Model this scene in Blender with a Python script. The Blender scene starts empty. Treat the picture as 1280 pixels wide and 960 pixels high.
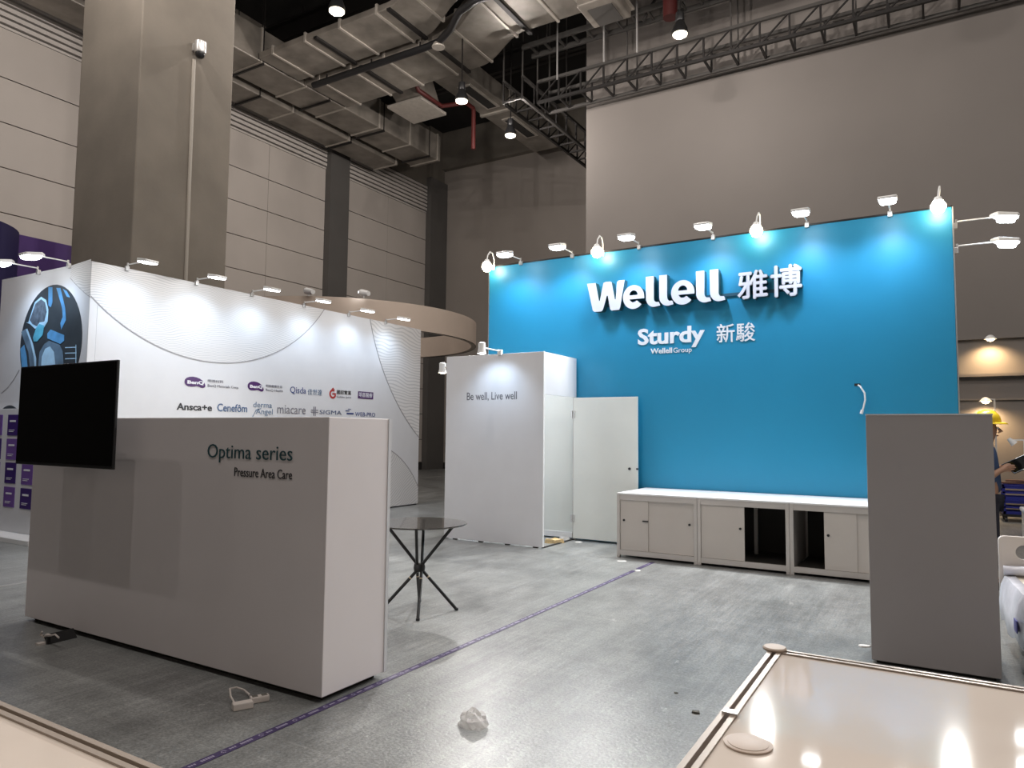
import bpy, bmesh, math, random
import numpy as np
from mathutils import Vector, Matrix

random.seed(7)
S = bpy.context.scene
COL = S.collection
PI = math.pi

# ------------------------------------------------------------------ camera, world, exposure
FOC, YAW, PITCH, ROLL, EYE = 886.0, math.radians(30.86), math.radians(3.955), math.radians(0.557), 1.5
_r = np.array([math.cos(YAW), math.sin(YAW), 0]); _f = np.array([-math.sin(YAW), math.cos(YAW), 0]); _u = np.array([0, 0, 1.])
_fw = _f * math.cos(PITCH) + _u * math.sin(PITCH); _up = _u * math.cos(PITCH) - _f * math.sin(PITCH)
_rt = _r * math.cos(ROLL) + _up * math.sin(ROLL); _up2 = _up * math.cos(ROLL) - _r * math.sin(ROLL)
cam = bpy.data.cameras.new('camera'); cam_o = bpy.data.objects.new('camera', cam); COL.objects.link(cam_o)
cam.sensor_width = 36.0; cam.lens = FOC / 1280 * 36.0; cam.clip_start = 0.05; cam.clip_end = 200
cam_o.matrix_world = Matrix(((_rt[0], _up2[0], -_fw[0], 0), (_rt[1], _up2[1], -_fw[1], 0), (_rt[2], _up2[2], -_fw[2], EYE), (0, 0, 0, 1)))
S.camera = cam_o

world = bpy.data.worlds.new('hall_air'); S.world = world; world.use_nodes = True
world.node_tree.nodes['Background'].inputs[0].default_value = (1.0, 0.88, 0.78, 1)
world.node_tree.nodes['Background'].inputs[1].default_value = 0.02
S.view_settings.view_transform = 'Standard'; S.view_settings.look = 'None'
S.view_settings.gamma = 1.0; S.view_settings.use_curve_mapping = False
S.view_settings.exposure = 0.0
S.cycles.max_bounces = 8; S.cycles.diffuse_bounces = 4; S.cycles.use_denoising = True
S.cycles.sample_clamp_indirect = 6.0

# light levels, watts
HIGHBAY_W, FLOOD_W, SIDE_FLOOD_W, BULB_W, CLOSET_W, WALL_LAMP_W = 300.0, 54.0, 27.0, 400.0, 15.0, 120.0
COOL = (0.60, 0.78, 1.0); WARM = (1.0, 0.98, 0.95); HALL = (1.0, 0.925, 0.87)

def ray(u, v):
    x, y = (u - 640) / FOC, (v - 480) / FOC
    return _rt * x - _up2 * y + _fw
def P(u, v, ax, val):                     # the point of the plane axis=val seen at pixel u, v
    d = ray(u, v); c = np.array([0, 0, EYE]); t = (val - c[ax]) / d[ax]
    return Vector(c + d * t)

# ------------------------------------------------------------------ helpers
def lin(c):
    if isinstance(c, str):
        c = c.lstrip('#'); c = [int(c[i:i + 2], 16) / 255 for i in (0, 2, 4)]
        c = [x / 12.92 if x <= .04045 else ((x + .055) / 1.055) ** 2.4 for x in c]
    return (c[0], c[1], c[2], 1)
MATS = {}
def mat(name, col, rough=.5, metal=0, noise=0, nscale=6, bump=0, bscale=40, coat=0, spec=.5, stretch=(1, 1, 1)):
    if name in MATS: return MATS[name]
    m = bpy.data.materials.new(name); m.use_nodes = True; nt = m.node_tree; b = nt.nodes['Principled BSDF']
    c = lin(col); b.inputs['Base Color'].default_value = c
    b.inputs['Roughness'].default_value = rough; b.inputs['Metallic'].default_value = metal
    b.inputs['Specular IOR Level'].default_value = spec
    if coat: b.inputs['Coat Weight'].default_value = coat; b.inputs['Coat Roughness'].default_value = .08
    tc = nt.nodes.new('ShaderNodeTexCoord'); mp = nt.nodes.new('ShaderNodeMapping'); mp.inputs['Scale'].default_value = stretch
    nt.links.new(tc.outputs['Object'], mp.inputs[0])
    if noise:
        n = nt.nodes.new('ShaderNodeTexNoise'); n.inputs['Scale'].default_value = nscale; n.inputs['Detail'].default_value = 5
        r = nt.nodes.new('ShaderNodeValToRGB')
        r.color_ramp.elements[0].position = .3; r.color_ramp.elements[1].position = .7
        r.color_ramp.elements[0].color = [x * (1 - noise) for x in c[:3]] + [1]
        r.color_ramp.elements[1].color = [min(1, x * (1 + noise)) for x in c[:3]] + [1]
        nt.links.new(mp.outputs[0], n.inputs['Vector']); nt.links.new(n.outputs['Fac'], r.inputs[0]); nt.links.new(r.outputs[0], b.inputs['Base Color'])
    if bump:
        n2 = nt.nodes.new('ShaderNodeTexNoise'); n2.inputs['Scale'].default_value = bscale; n2.inputs['Detail'].default_value = 4
        bp = nt.nodes.new('ShaderNodeBump'); bp.inputs['Strength'].default_value = bump; bp.inputs['Distance'].default_value = .01
        nt.links.new(mp.outputs[0], n2.inputs['Vector']); nt.links.new(n2.outputs['Fac'], bp.inputs['Height']); nt.links.new(bp.outputs[0], b.inputs['Normal'])
    MATS[name] = m; return m
def emit(name, col, strength):
    if name in MATS: return MATS[name]
    m = bpy.data.materials.new(name); m.use_nodes = True; b = m.node_tree.nodes['Principled BSDF']
    b.inputs['Base Color'].default_value = lin(col); b.inputs['Emission Color'].default_value = lin(col); b.inputs['Emission Strength'].default_value = strength
    MATS[name] = m; return m

def origin(o):
    v = Vector((0, 0, 0))
    while o is not None: v += o.location; o = o.parent
    return v
class MB:
    def __init__(s): s.v = []; s.f = []
    def add(s, vs, fs):
        k = len(s.v); s.v += [tuple(x) for x in vs]; s.f += [tuple(i + k for i in f) for f in fs]; return s
    def box(s, a, b):
        x0, y0, z0 = [min(p, q) for p, q in zip(a, b)]; x1, y1, z1 = [max(p, q) for p, q in zip(a, b)]
        return s.add([(x0, y0, z0), (x1, y0, z0), (x1, y1, z0), (x0, y1, z0), (x0, y0, z1), (x1, y0, z1), (x1, y1, z1), (x0, y1, z1)],
                     [(0, 3, 2, 1), (4, 5, 6, 7), (0, 1, 5, 4), (1, 2, 6, 5), (2, 3, 7, 6), (3, 0, 4, 7)])
    def rings(s, rings, close=True):
        n = len(rings[0]); vs = [p for r in rings for p in r]; fs = []
        for i in range(len(rings) - 1):
            for j in range(n):
                fs.append((i * n + j, i * n + (j + 1) % n, (i + 1) * n + (j + 1) % n, (i + 1) * n + j))
        if close: fs += [tuple(range(n))[::-1], tuple(range((len(rings) - 1) * n, len(rings) * n))]
        return s.add(vs, fs)
    def tube(s, pts, r, n=8):
        pts = [Vector(p) for p in pts]; rr = r if isinstance(r, (list, tuple)) else [r] * len(pts); rings = []; ref = None
        for i, p in enumerate(pts):
            t = (pts[min(i + 1, len(pts) - 1)] - pts[max(i - 1, 0)]).normalized()
            if ref is None: ref = Vector((0, 0, 1)) if abs(t.z) < .9 else Vector((1, 0, 0))
            a = (ref - t * ref.dot(t)).normalized(); b = t.cross(a); ref = a
            rings.append([p + (a * math.cos(2 * PI * k / n) + b * math.sin(2 * PI * k / n)) * rr[i] for k in range(n)])
        return s.rings(rings)
    def lathe(s, prof, c=(0, 0, 0), n=20):
        return s.rings([[(c[0] + r * math.cos(2 * PI * k / n), c[1] + r * math.sin(2 * PI * k / n), c[2] + z) for k in range(n)] for r, z in prof])
    def bar(s, a, b, w=.04, h=None):      # square bar between two points
        a, b = Vector(a), Vector(b); t = (b - a).normalized(); h = h or w
        ref = Vector((0, 0, 1)) if abs(t.z) < .95 else Vector((0, 1, 0))
        x = t.cross(ref).normalized(); y = x.cross(t)
        q = lambda p: [p + x * w / 2 * i + y * h / 2 * j for i, j in ((-1, -1), (1, -1), (1, 1), (-1, 1))]
        return s.rings([q(a), q(b)])
    def prism(s, poly, f, d):             # poly: 2-D outline, f maps (u, v, depth) to a point
        n = len(poly); vs = [f(u, v, 0) for u, v in poly] + [f(u, v, d) for u, v in poly]
        return s.add(vs, [tuple(range(n))[::-1], tuple(range(n, 2 * n))] + [(i, (i + 1) % n, (i + 1) % n + n, i + n) for i in range(n)])
    def build(s, name, m, parent=None, bevel=0, smooth=False, label=None, kind=None):
        o0 = origin(parent) if parent else Vector((0, 0, 0))
        me = bpy.data.meshes.new(name); me.from_pydata([tuple(Vector(p) - o0) for p in s.v], [], s.f)
        b = bmesh.new(); b.from_mesh(me); bmesh.ops.recalc_face_normals(b, faces=b.faces); b.to_mesh(me); b.free()
        if smooth:
            for p in me.polygons: p.use_smooth = True
            me.set_sharp_from_angle(angle=math.radians(40))
        me.materials.append(m)
        o = bpy.data.objects.new(name, me); COL.objects.link(o)
        if parent: o.parent = parent
        if bevel:
            md = o.modifiers.new('edge', 'BEVEL'); md.width = bevel; md.segments = 2; md.limit_method = 'ANGLE'
        if label: o['label'] = label
        if kind: o['kind'] = kind
        return o
def box(name, a, b, m, parent=None, bevel=0, **k): return MB().box(a, b).build(name, m, parent, bevel, **k)
def bars(name, ends, w, m, parent):
    for a, b in ends: MB().bar(a, b, w).build(name, m, parent)
def thing(name, label, cat, loc=(0, 0, 0), group=None):
    o = bpy.data.objects.new(name, None); COL.objects.link(o); o.location = loc; o.empty_display_size = .1
    o['label'] = label; o['category'] = cat
    if group: o['group'] = group
    return o
def tag(o, label, cat, group=None):
    o['label'] = label; o['category'] = cat
    if group: o['group'] = group
    return o
def struct(o): o['kind'] = 'structure'; return o
def copy_tree(o, parent=None):
    c = o.copy(); COL.objects.link(c); c.parent = parent
    for ch in o.children: copy_tree(ch, c)
    return c
def light(kind, name, loc, power, col, parent=None, aim=None, **kw):
    l = bpy.data.lights.new(name, kind); l.energy = power; l.color = col
    for k, v in kw.items(): setattr(l, k, v)
    o = bpy.data.objects.new(name, l); COL.objects.link(o); o.location = loc
    if aim is not None: o.rotation_euler = (Vector(aim)).to_track_quat('-Z', 'Y').to_euler()
    if parent: o.parent = parent
    return o

FACE_Y = lambda val: (lambda u, v, d: (u, val - d, v))      # a surface that faces the aisle
FACE_X = lambda val: (lambda u, v, d: (val + d, u, v))      # a surface that faces right
def curve_mesh(body=None, splines=None, off=0):
    c = bpy.data.curves.new('lettering', 'FONT' if body else 'CURVE')
    if body: c.body = body; c.offset = off
    else:
        c.dimensions = '2D'
        for pts in splines:
            s = c.splines.new('POLY'); s.points.add(len(pts) - 1); s.use_cyclic_u = True
            for p, q in zip(s.points, pts): p.co = (q[0], q[1], 0, 1)
    c.fill_mode = 'BOTH'; c.extrude = .5; c.resolution_u = 3
    o = bpy.data.objects.new('lettering', c); me = bpy.data.meshes.new_from_object(o)
    bpy.data.objects.remove(o); bpy.data.curves.remove(c)
    return me
def embolden(me, w):                       # overlapping shifted copies thicken the strokes
    n = len(me.vertices); co = np.zeros(n * 3); me.vertices.foreach_get('co', co); co = co.reshape(-1, 3)
    fs = [tuple(p.vertices) for p in me.polygons]; V = []; FS = []
    for i, (dx, dy) in enumerate(((-w, 0), (w, 0), (0, -w), (0, w), (0, 0))):
        k = len(V); V += [tuple(c * np.array([1, 1, 1 + .02 * i]) + np.array([dx, dy, 0])) for c in co]; FS += [tuple(i + k for i in f) for f in fs]
    m2 = bpy.data.meshes.new('lettering'); m2.from_pydata(V, [], FS); return m2
def print_on(name, m, parent, f, a, b, body=None, splines=None, depth=.003, off=0, label=None, shear=0, bold=0):
    me = curve_mesh(body, splines, off)
    if bold: me = embolden(me, bold)
    n = len(me.vertices); co = np.zeros(n * 3); me.vertices.foreach_get('co', co); co = co.reshape(-1, 3)
    lo, hi = co.min(0), co.max(0); o0 = origin(parent)
    for v, c in zip(me.vertices, co):
        u = (c[0] - lo[0]) / (hi[0] - lo[0]); w = (c[1] - lo[1]) / (hi[1] - lo[1]); d = (c[2] - lo[2]) / (hi[2] - lo[2])
        v.co = Vector(f(a[0] + (b[0] - a[0]) * u, b[1] + (a[1] - b[1]) * w + shear * u, d * depth)) - o0
    me.materials.clear(); me.materials.append(m); me.name = name
    o = bpy.data.objects.new(name, me); COL.objects.link(o); o.parent = parent
    if label: o['label'] = label
    return o
def arc(cx, cy, rx, ry, a0, a1, n=16):
    return [(cx + rx * math.cos(math.radians(a0 + (a1 - a0) * i / n)), cy + ry * math.sin(math.radians(a0 + (a1 - a0) * i / n))) for i in range(n + 1)]

# ------------------------------------------------------------------ materials
white = mat('white_board', (.72, .725, .75), .45, noise=.02, nscale=3)
white_gloss = mat('white_laminate', (.80, .80, .80), .22, noise=.02)
off_white = mat('door_white', (.72, .74, .70), .4, noise=.03, nscale=2)
cream = mat('cream_panel', (.60, .545, .48), .35, noise=.03, nscale=2)
light_body = mat('lamp_white', (.75, .75, .74), .4)
alu = mat('aluminium', (.62, .61, .60), .32, .8, noise=.05, nscale=30)
alu_paint = mat('grey_aluminium', (.55, .52, .49), .35, .25)
black = mat('black_plastic', (.012, .012, .013), .35)
steel_black = mat('black_steel', (.010, .010, .010), .35, .3)
dark_gap = mat('dark_recess', (.02, .018, .016), .8)
concrete = mat('raw_concrete', (.175, .152, .124), .85, noise=.12, nscale=1.4, bump=.12, bscale=18)
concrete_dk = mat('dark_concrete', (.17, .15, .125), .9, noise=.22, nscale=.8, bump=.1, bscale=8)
hall_paint = mat('hall_wall_paint', (.31, .275, .245), .7, noise=.05, nscale=.5)
beige_paint = mat('beige_wall_paint', (.165, .147, .133), .7, noise=.05, nscale=.5)
clad = mat('wall_cladding', (.48, .435, .395), .6, noise=.05, nscale=.7)
slat_m = mat('louvre_grey', (.52, .48, .445), .5)
pillar_m = mat('pillar_grey', (.10, .094, .088), .6, noise=.06, nscale=1)
ceil_m = mat('ceiling_black', (.014, .013, .012), .9, noise=.3, nscale=.6)
foil = mat('duct_foil', (.24, .215, .185), .45, .3, noise=.35, nscale=1.6, bump=.5, bscale=3.0)
foil_edge = mat('duct_flange', (.46, .42, .37), .4, .35, noise=.1, nscale=8)
truss_m = mat('truss_steel', (.020, .018, .017), .5, .4)
truss_lt = mat('galvanised_rail', (.075, .07, .065), .5, .4)
red_pipe = mat('sprinkler_red', (.055, .007, .006), .5)
blue_m = mat('blue_board', (.014, .240, .425), .42, noise=.02, nscale=1.5)
letter_m = mat('letter_white', (.64, .64, .70), .5)
print_white = mat('print_white', (.82, .83, .86), .5)
ink = mat('print_dark', (.03, .03, .035), .5)
ink_blue = mat('print_navy', (.03, .06, .22), .5)
ink_teal = mat('print_teal_grey', (.02, .075, .09), .5)
ink_grey = mat('print_grey', (.22, .22, .26), .5)
ink_soft = mat('print_soft_blue', (.16, .24, .36), .5)
ink_purple = mat('print_purple', (.075, .022, .13), .4)
ink_red = mat('print_red', (.42, .03, .03), .5)
purple_lt = mat('poster_light_purple', (.17, .085, .33), .45, noise=.1, nscale=5)
purple_dk = mat('poster_dark_purple', (.05, .02, .16), .45, noise=.1, nscale=5)
booth_purple = mat('booth_purple', (.075, .03, .17), .6, noise=.05)
booth_navy = mat('booth_navy', (.012, .006, .075), .6)
ring_m = mat('canopy_beige', (.50, .41, .34), .7, noise=.03, nscale=2)
lens_cool = emit('flood_lens', (.93, .97, 1.0), 22.0)
lens_warm = emit('bulb_warm', (1.0, .86, .62), 40.0)
lens_bay = emit('bay_lens', (1.0, .90, .70), 6.0)

def floor_material():
    m = bpy.data.materials.new('polished_concrete'); m.use_nodes = True; nt = m.node_tree; b = nt.nodes['Principled BSDF']; L = nt.links.new
    tc = nt.nodes.new('ShaderNodeTexCoord')
    def noise(scale, detail=6, st=(1, 1, 1), rot=0, rgh=.6):
        mp = nt.nodes.new('ShaderNodeMapping'); mp.inputs['Scale'].default_value = st; mp.inputs['Rotation'].default_value = (0, 0, rot)
        n = nt.nodes.new('ShaderNodeTexNoise'); n.inputs['Scale'].default_value = scale; n.inputs['Detail'].default_value = detail; n.inputs['Roughness'].default_value = rgh
        L(tc.outputs['Object'], mp.inputs[0]); L(mp.outputs[0], n.inputs['Vector']); return n.outputs['Fac']
    def ramp(fac, stops):
        r = nt.nodes.new('ShaderNodeValToRGB'); e = r.color_ramp.elements
        while len(e) < len(stops): e.new(.5)
        for x, (p, c) in zip(e, stops): x.position = p; x.color = (c, c, c, 1) if not isinstance(c, tuple) else c
        L(fac, r.inputs[0]); return r.outputs[0]
    def mix(kind, fac, a, c):
        x = nt.nodes.new('ShaderNodeMix'); x.data_type = 'RGBA'; x.blend_type = kind
        if isinstance(fac, float): x.inputs[0].default_value = fac
        else: L(fac, x.inputs[0])
        for s, i in ((a, 6), (c, 7)):
            if isinstance(s, tuple): x.inputs[i].default_value = s
            else: L(s, x.inputs[i])
        return x.outputs[2]
    base = ramp(noise(1.1, 9, rgh=.7), [(.25, (.155, .161, .157, 1)), (.75, (.240, .248, .243, 1))])
    scuff = ramp(noise(26, 8, (1, .045, 1), .10, .72), [(.42, 0.), (.78, 1.)])
    scuff2 = ramp(noise(20, 8, (.06, 1, 1), .55, .75), [(.50, 0.), (.80, 1.)])
    fleck = ramp(noise(38, 8, (1, .5, 1), -.5, .85), [(.50, 0.), (.72, 1.)])
    zone = ramp(noise(.8, 4, (1, .5, 1)), [(.35, .1), (.65, 1.)])
    c = mix('MIX', mix('MULTIPLY', 1.0, mix('MULTIPLY', 1.0, scuff, zone), (.50, .50, .50, 1)), base, (.52, .525, .52, 1))
    c = mix('MIX', mix('MULTIPLY', 1.0, scuff2, (.32, .32, .32, 1)), c, (.50, .50, .49, 1))
    c = mix('MIX', mix('MULTIPLY', 1.0, fleck, (.45, .45, .45, 1)), c, (.11, .11, .105, 1))
    mott = ramp(noise(3.2, 9, (1, .45, 1), .2, .78), [(.36, .70), (.66, 1.30)])
    c = mix('MULTIPLY', 1.0, c, mott)
    wear = ramp(noise(6, 9, (1, .5, 1), .8, .85), [(.60, 0.), (.66, 1.)])
    c = mix('MIX', mix('MULTIPLY', 1.0, wear, (.55, .55, .55, 1)), c, (.55, .55, .54, 1))
    grit = ramp(noise(70, 3), [(.35, .72), (.65, 1.2)])
    c = mix('MULTIPLY', 1.0, c, grit)
    L(c, b.inputs['Base Color'])
    b.inputs['Roughness'].default_value = .31
    bp = nt.nodes.new('ShaderNodeBump'); bp.inputs['Strength'].default_value = .45; bp.inputs['Distance'].default_value = .004
    L(noise(55, 4), bp.inputs['Height']); L(bp.outputs[0], b.inputs['Normal'])
    return m
floor_m = floor_material()

def wave_material(name, scale, rot):
    m = bpy.data.materials.new(name); m.use_nodes = True; nt = m.node_tree; b = nt.nodes['Principled BSDF']; L = nt.links.new
    tc = nt.nodes.new('ShaderNodeTexCoord'); mp = nt.nodes.new('ShaderNodeMapping'); mp.inputs['Rotation'].default_value = (rot, 0, 0)
    n = nt.nodes.new('ShaderNodeTexNoise'); n.inputs['Scale'].default_value = .9; n.inputs['Detail'].default_value = 2
    v = nt.nodes.new('ShaderNodeVectorMath'); v.operation = 'MULTIPLY_ADD'; v.inputs[1].default_value = (0, .55, .55)
    w = nt.nodes.new('ShaderNodeTexWave'); w.wave_type = 'BANDS'; w.bands_direction = 'Z'; w.inputs['Scale'].default_value = scale; w.inputs['Distortion'].default_value = 0
    r = nt.nodes.new('ShaderNodeValToRGB'); e = r.color_ramp.elements
    e[0].position = .10; e[0].color = (.56, .56, .57, 1); e[1].position = .45; e[1].color = (.73, .72, .72, 1)
    L(tc.outputs['Object'], mp.inputs[0]); L(mp.outputs[0], n.inputs['Vector']); L(n.outputs['Color'], v.inputs[0]); L(mp.outputs[0], v.inputs[2])
    L(v.outputs[0], w.inputs['Vector']); L(w.outputs['Color'], r.inputs[0]); L(r.outputs[0], b.inputs['Base Color'])
    b.inputs['Roughness'].default_value = .45
    return m

# ------------------------------------------------------------------ the hall
floor = struct(box('floor', (-30, -15, -.2), (17, 31, 0), floor_m))
MB().box((-14.6, -9, 0), (-14.52, 24, .004)).box((-7.7, -14, 0), (-7.66, 4.8, .003)).build('floor_joint', alu, floor)
ceiling = struct(box('ceiling', (-30, -15, 14.2), (17, 31, 14.5), ceil_m))
struct(box('wall_front', (-30, -15.3, 0), (17, -15, 14.2), hall_paint))
struct(box('wall_side', (17, -15, 0), (17.3, 31, 14.2), hall_paint))
WY = 23.9; XL = -17.8
wback = struct(box('wall_back', (-19, WY, 0), (-5, WY + .4, 14.2), hall_paint))
box('shadow_beam', (XL, WY - .25, 12.6), (-5, WY, 14.2), concrete_dk, wback)  # dark concrete beam that also paints in the shadow across the upper back wall
box('baseboard_back', (XL, WY - .03, 0), (-5, WY, .26), dark_gap, wback)
# left wall: cladding panels and louvre slats between dark pilasters
wleft = struct(box('wall_left', (XL - .6, -15, 0), (XL - .08, WY, 14.2), dark_gap))
panel_rows = [(10.50, 9.37)] + [(9.37 - 1.02 * i, 9.37 - 1.02 * (i + 1)) for i in range(8)] + [(1.21, .3)]
bays = [(6.6, 11.4), (12.35, 17.15), (18.05, 22.75)]
for y0, y1 in bays:
    ym = (y0 + y1) / 2
    for z1, z0 in panel_rows:
        for a, b in ((y0, ym), (ym, y1)):
            box('panel', (XL - .08, a + .006, z0 + .012), (XL, b - .006, z1 - .012), clad, wleft)
    for k in range(7):
        z = 10.60 + k * .152
        box('slat', (XL - .06, y0, z), (XL + .05, y1, z + .098), slat_m, wleft)
    box('ledge', (XL - .08, y0, 10.50), (XL + .01, y1, 10.56), slat_m, wleft)
    MB().box((XL - .08, y0, 11.66), (XL, y0 + 2.1, 14.2)).box((XL - .08, y1 - 2.2, 11.66), (XL, y1, 14.2)).build('concrete_infill', concrete_dk, wleft)
    box('baseboard', (XL - .08, y0, 0), (XL + .02, y1, .28), dark_gap, wleft)
for y0, y1 in ((11.4, 12.35), (17.15, 18.05), (22.75, 23.88)):
    box('pilaster', (XL - .1, y0, 0), (XL + .25, y1, 12.0), pillar_m, wleft)
    box('pilaster_head', (XL - .1, y0 + .05, 12.0), (XL + .12, y1 - .05, 14.2), concrete_dk, wleft)
# the nearer beige wall behind the blue display wall
BY = 16.6
bx0 = P(733, 200, 1, BY).x
wright = struct(box('wall_right', (bx0, BY, 0), (17, BY + .5, 14.2), beige_paint))
zs = P(736, 134.4, 1, BY).z
box('wall_panel', (bx0, BY - .012, 0.0), (17, BY, zs - .02), beige_paint, wright)
box('wall_panel', (bx0, BY - .012, zs), (17, BY, 14.2), beige_paint, wright)
z1, z2, z3 = [P(1240, v, 1, BY).z for v in (422, 471, 499)]
box('ledge', (-.5, BY - .10, z1 - .03), (6, BY - .012, z1 + .05), beige_paint, wright)
box('ledge', (-.5, BY - .16, z2), (6, BY - .012, z2 + .05), beige_paint, wright)
box('ledge', (-.5, BY - .06, z3 - .02), (6, BY - .012, z3 + .02), beige_paint, wright)
# concrete column standing inside the side booth
colm = struct(box('trim_1', (-11.65, 5.88, 0), (-10.0, 7.48, 14.2), concrete, bevel=.02))
MB().tube([(-9.985, 6.76, 3.0), (-9.985, 6.74, 7.38)], .028, 8).build('conduit', mat('conduit_grey', (.30, .27, .23), .6), colm, smooth=True)
cctv = thing('security_camera', 'small silver dome camera fixed high on the bare concrete column', 'camera', (-10.0, 6.77, 7.6))
MB().lathe([(.075, .19), (.09, .18), (.09, 0.02), (.08, 0)], (-9.88, 6.77, 7.47), 18).build('housing', alu, cctv, smooth=True)
MB().lathe([(.075, 0), (.07, -.04), (.045, -.07), (.01, -.08)], (-9.88, 6.77, 7.47), 18).build('dome', black, cctv, smooth=True)
MB().box((-10.0, 6.71, 7.52), (-9.96, 6.83, 7.64)).box((-9.97, 6.74, 7.56), (-9.90, 6.80, 7.60)).build('bracket', alu, cctv)

KD = 1.12
def k3(p): return (p[0] * KD, p[1] * KD, 14.2 if p[2] > 13.5 else 1.5 + (p[2] - 1.5) * KD)
def kbox(name, a, b, m, parent=None, bevel=0): return box(name, k3(a), k3(b), m, parent, bevel)
def kbars(name, ends, w, m, parent): bars(name, [(k3(a), k3(b)) for a, b in ends], w, m, parent)
# ------------------------------------------------------------------ overhead ducts, truss, pipes, lamps
def duct(name, label, axis, a, b, lo, hi, z0, z1, step, hangers=True):
    """a straight run along axis 0 or 1 from a to b, lo..hi wide"""
    a, b, lo, hi, step = [x * KD for x in (a, b, lo, hi, step)]; z0, z1 = 1.5 + (z0 - 1.5) * KD, 1.5 + (z1 - 1.5) * KD
    loc = ((a + b) / 2, (lo + hi) / 2, z0) if axis == 0 else ((lo + hi) / 2, (a + b) / 2, z0)
    t = thing(name, label, 'duct', loc)
    q = (lambda s, w, z: (s, w, z)) if axis == 0 else (lambda s, w, z: (w, s, z))
    MB().box(q(a, lo, z0), q(b, hi, z1)).build('sheet_body', foil, t, bevel=.03)
    s = a + step * .6
    while s < b:
        MB().box(q(s, lo - .025, z0 - .025), q(s + .05, hi + .025, z1 + .025)).build('flange', foil_edge, t); s += step
    s = a + step
    while s < b:
        bars('hanger', [(q(s, lo - .04, z0 - .04), q(s, hi + .04, z0 - .04))], .05, truss_m, t)
        bars('hanger_rod', [(q(s, lo - .02, z0 - .04), q(s, lo - .02, 14.2)), (q(s, hi + .02, z0 - .04), q(s, hi + .02, 14.2))], .02, truss_m, t); s += step * 1.55
    return t
duct('air_duct', 'broad foil wrapped duct running along the louvred left wall', 1, 3.0, 17.5, -14.2, -13.16, 10.0, 10.8, 1.35)
duct('air_duct', 'lower narrow foil duct nearest the louvred left wall', 1, 3.0, 17.0, -15.35, -14.45, 9.95, 10.5, 2.1)
def bent(name, label, lo, hi, z0, z1, xa, xb, bend):
    """duct along X with an S-shaped offset towards the aisle"""
    lo, hi, xa, xb, bend = [x * KD for x in (lo, hi, xa, xb, bend)]; z0, z1 = 1.5 + (z0 - 1.5) * KD, 1.5 + (z1 - 1.5) * KD
    path = []
    n = 18
    xs = [xa, bend - .05] + [bend + 1.9 * i / n for i in range(n + 1)] + [xb]
    for x in xs:
        s = min(1, max(0, (x - bend) / 1.9)); s = s * s * (3 - 2 * s)
        path.append((x, -0.85 * s))
    t = thing(name, label, 'duct', (bend, (lo + hi) / 2, z0))
    MB().rings([[(x, lo + d, z0), (x, hi + d, z0), (x, hi + d, z1), (x, lo + d, z1)] for x, d in path]).build('sheet_body', foil, t, bevel=.03)
    x = xa + .5
    k = 0
    while x < xb:
        s = min(1, max(0, (x - bend) / 1.9)); d = -0.85 * s * s * (3 - 2 * s)
        MB().box((x, lo + d - .025, z0 - .03), (x + .06, hi + d + .025, z1 + .03)).build('flange', foil_edge, t)
        if k % 2: MB().box((x + .35, lo + d - .03, z0 - .06), (x + .45, hi + d + .03, z0)).build('hanger', truss_m, t)
        x += 1.15; k += 1
    return t
bent('air_duct', 'front one of two wide parallel foil ducts crossing with an offset bend', 10.46, 11.66, 10.0, 10.16, -13.1, 5, -9.3)
bent('air_duct', 'rear one of two wide parallel foil ducts crossing with an offset bend', 11.86, 13.30, 10.0, 10.45, -13.1, 5, -8.9)
bp_ = MB().tube([k3(p) for p in ((-12.7, 11.76, 9.84), (-9.3, 11.76, 9.84), (-8.9, 11.72, 9.84), (-8.4, 11.45, 9.84), (-7.9, 11.05, 9.84), (-7.4, 10.9, 9.84), (-3.0, 10.9, 9.84))], .085, 12).build('drain_pipe', black, smooth=True)
tag(bp_, 'black insulated pipe hung under the gap between the crossing ducts', 'pipe')
kbars('hanger_rod', [((x, y, 9.87), (x, y, 9.962)) for x, y in ((-12.2, 11.70), (-10.8, 11.70), (-9.4, 11.70), (-5, 10.92))], .03, truss_m, bp_)
MB().lathe([(.15, 0), (.16, .02), (.12, .10)], k3((-8.95, 11.76, 9.74)), 20).build('pipe_flange', foil_edge, bp_, smooth=True)
db = thing('duct_outlet', 'square foil outlet box dropping from the crossing ducts by the truss', 'duct', k3((-5.2, 12.3, 9.7)))
kbox('sheet_body', (-5.75, 11.9, 9.72), (-4.95, 12.75, 9.93), foil, db, bevel=.03)
kbox('collar', (-5.80, 11.85, 9.89), (-4.90, 12.80, 9.932), foil_edge, db)
kbox('grille', (-5.6, 12.1, 9.70), (-5.1, 12.7, 9.74), mat('grille_dark', (.06, .055, .05), .6), db)
d3 = thing('branch_duct', 'foil branch duct with two dark slot grilles beyond the crossing ducts', 'duct', k3((-10.4, 16, 10.5)))
kbox('sheet_body', (-10.84, 14.0, 10.5), (-9.92, 19.4, 11.0), foil, d3, bevel=.03)
for y in (14.7, 16.9):
    kbox('grille', (-10.42, y, 10.46), (-10.16, y + 1.3, 10.5), dark_gap, d3)
    kbox('grille_frame', (-10.49, y - .08, 10.475), (-10.08, y + 1.38, 10.50), foil_edge, d3)
kbox('flange', (-10.89, 16.3, 10.46), (-9.87, 16.4, 11.04), foil_edge, d3)
kbars('hanger_rod', [((x, y, 11.0), (x, y, 14.2)) for x in (-10.8, -9.96) for y in (14.6, 18.8)], .02, truss_m, d3)
d4 = thing('duct_elbow', 'short foil duct stub angled down beside the red sprinkler pipe', 'duct', k3((-11.2, 14.3, 10)))
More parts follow.
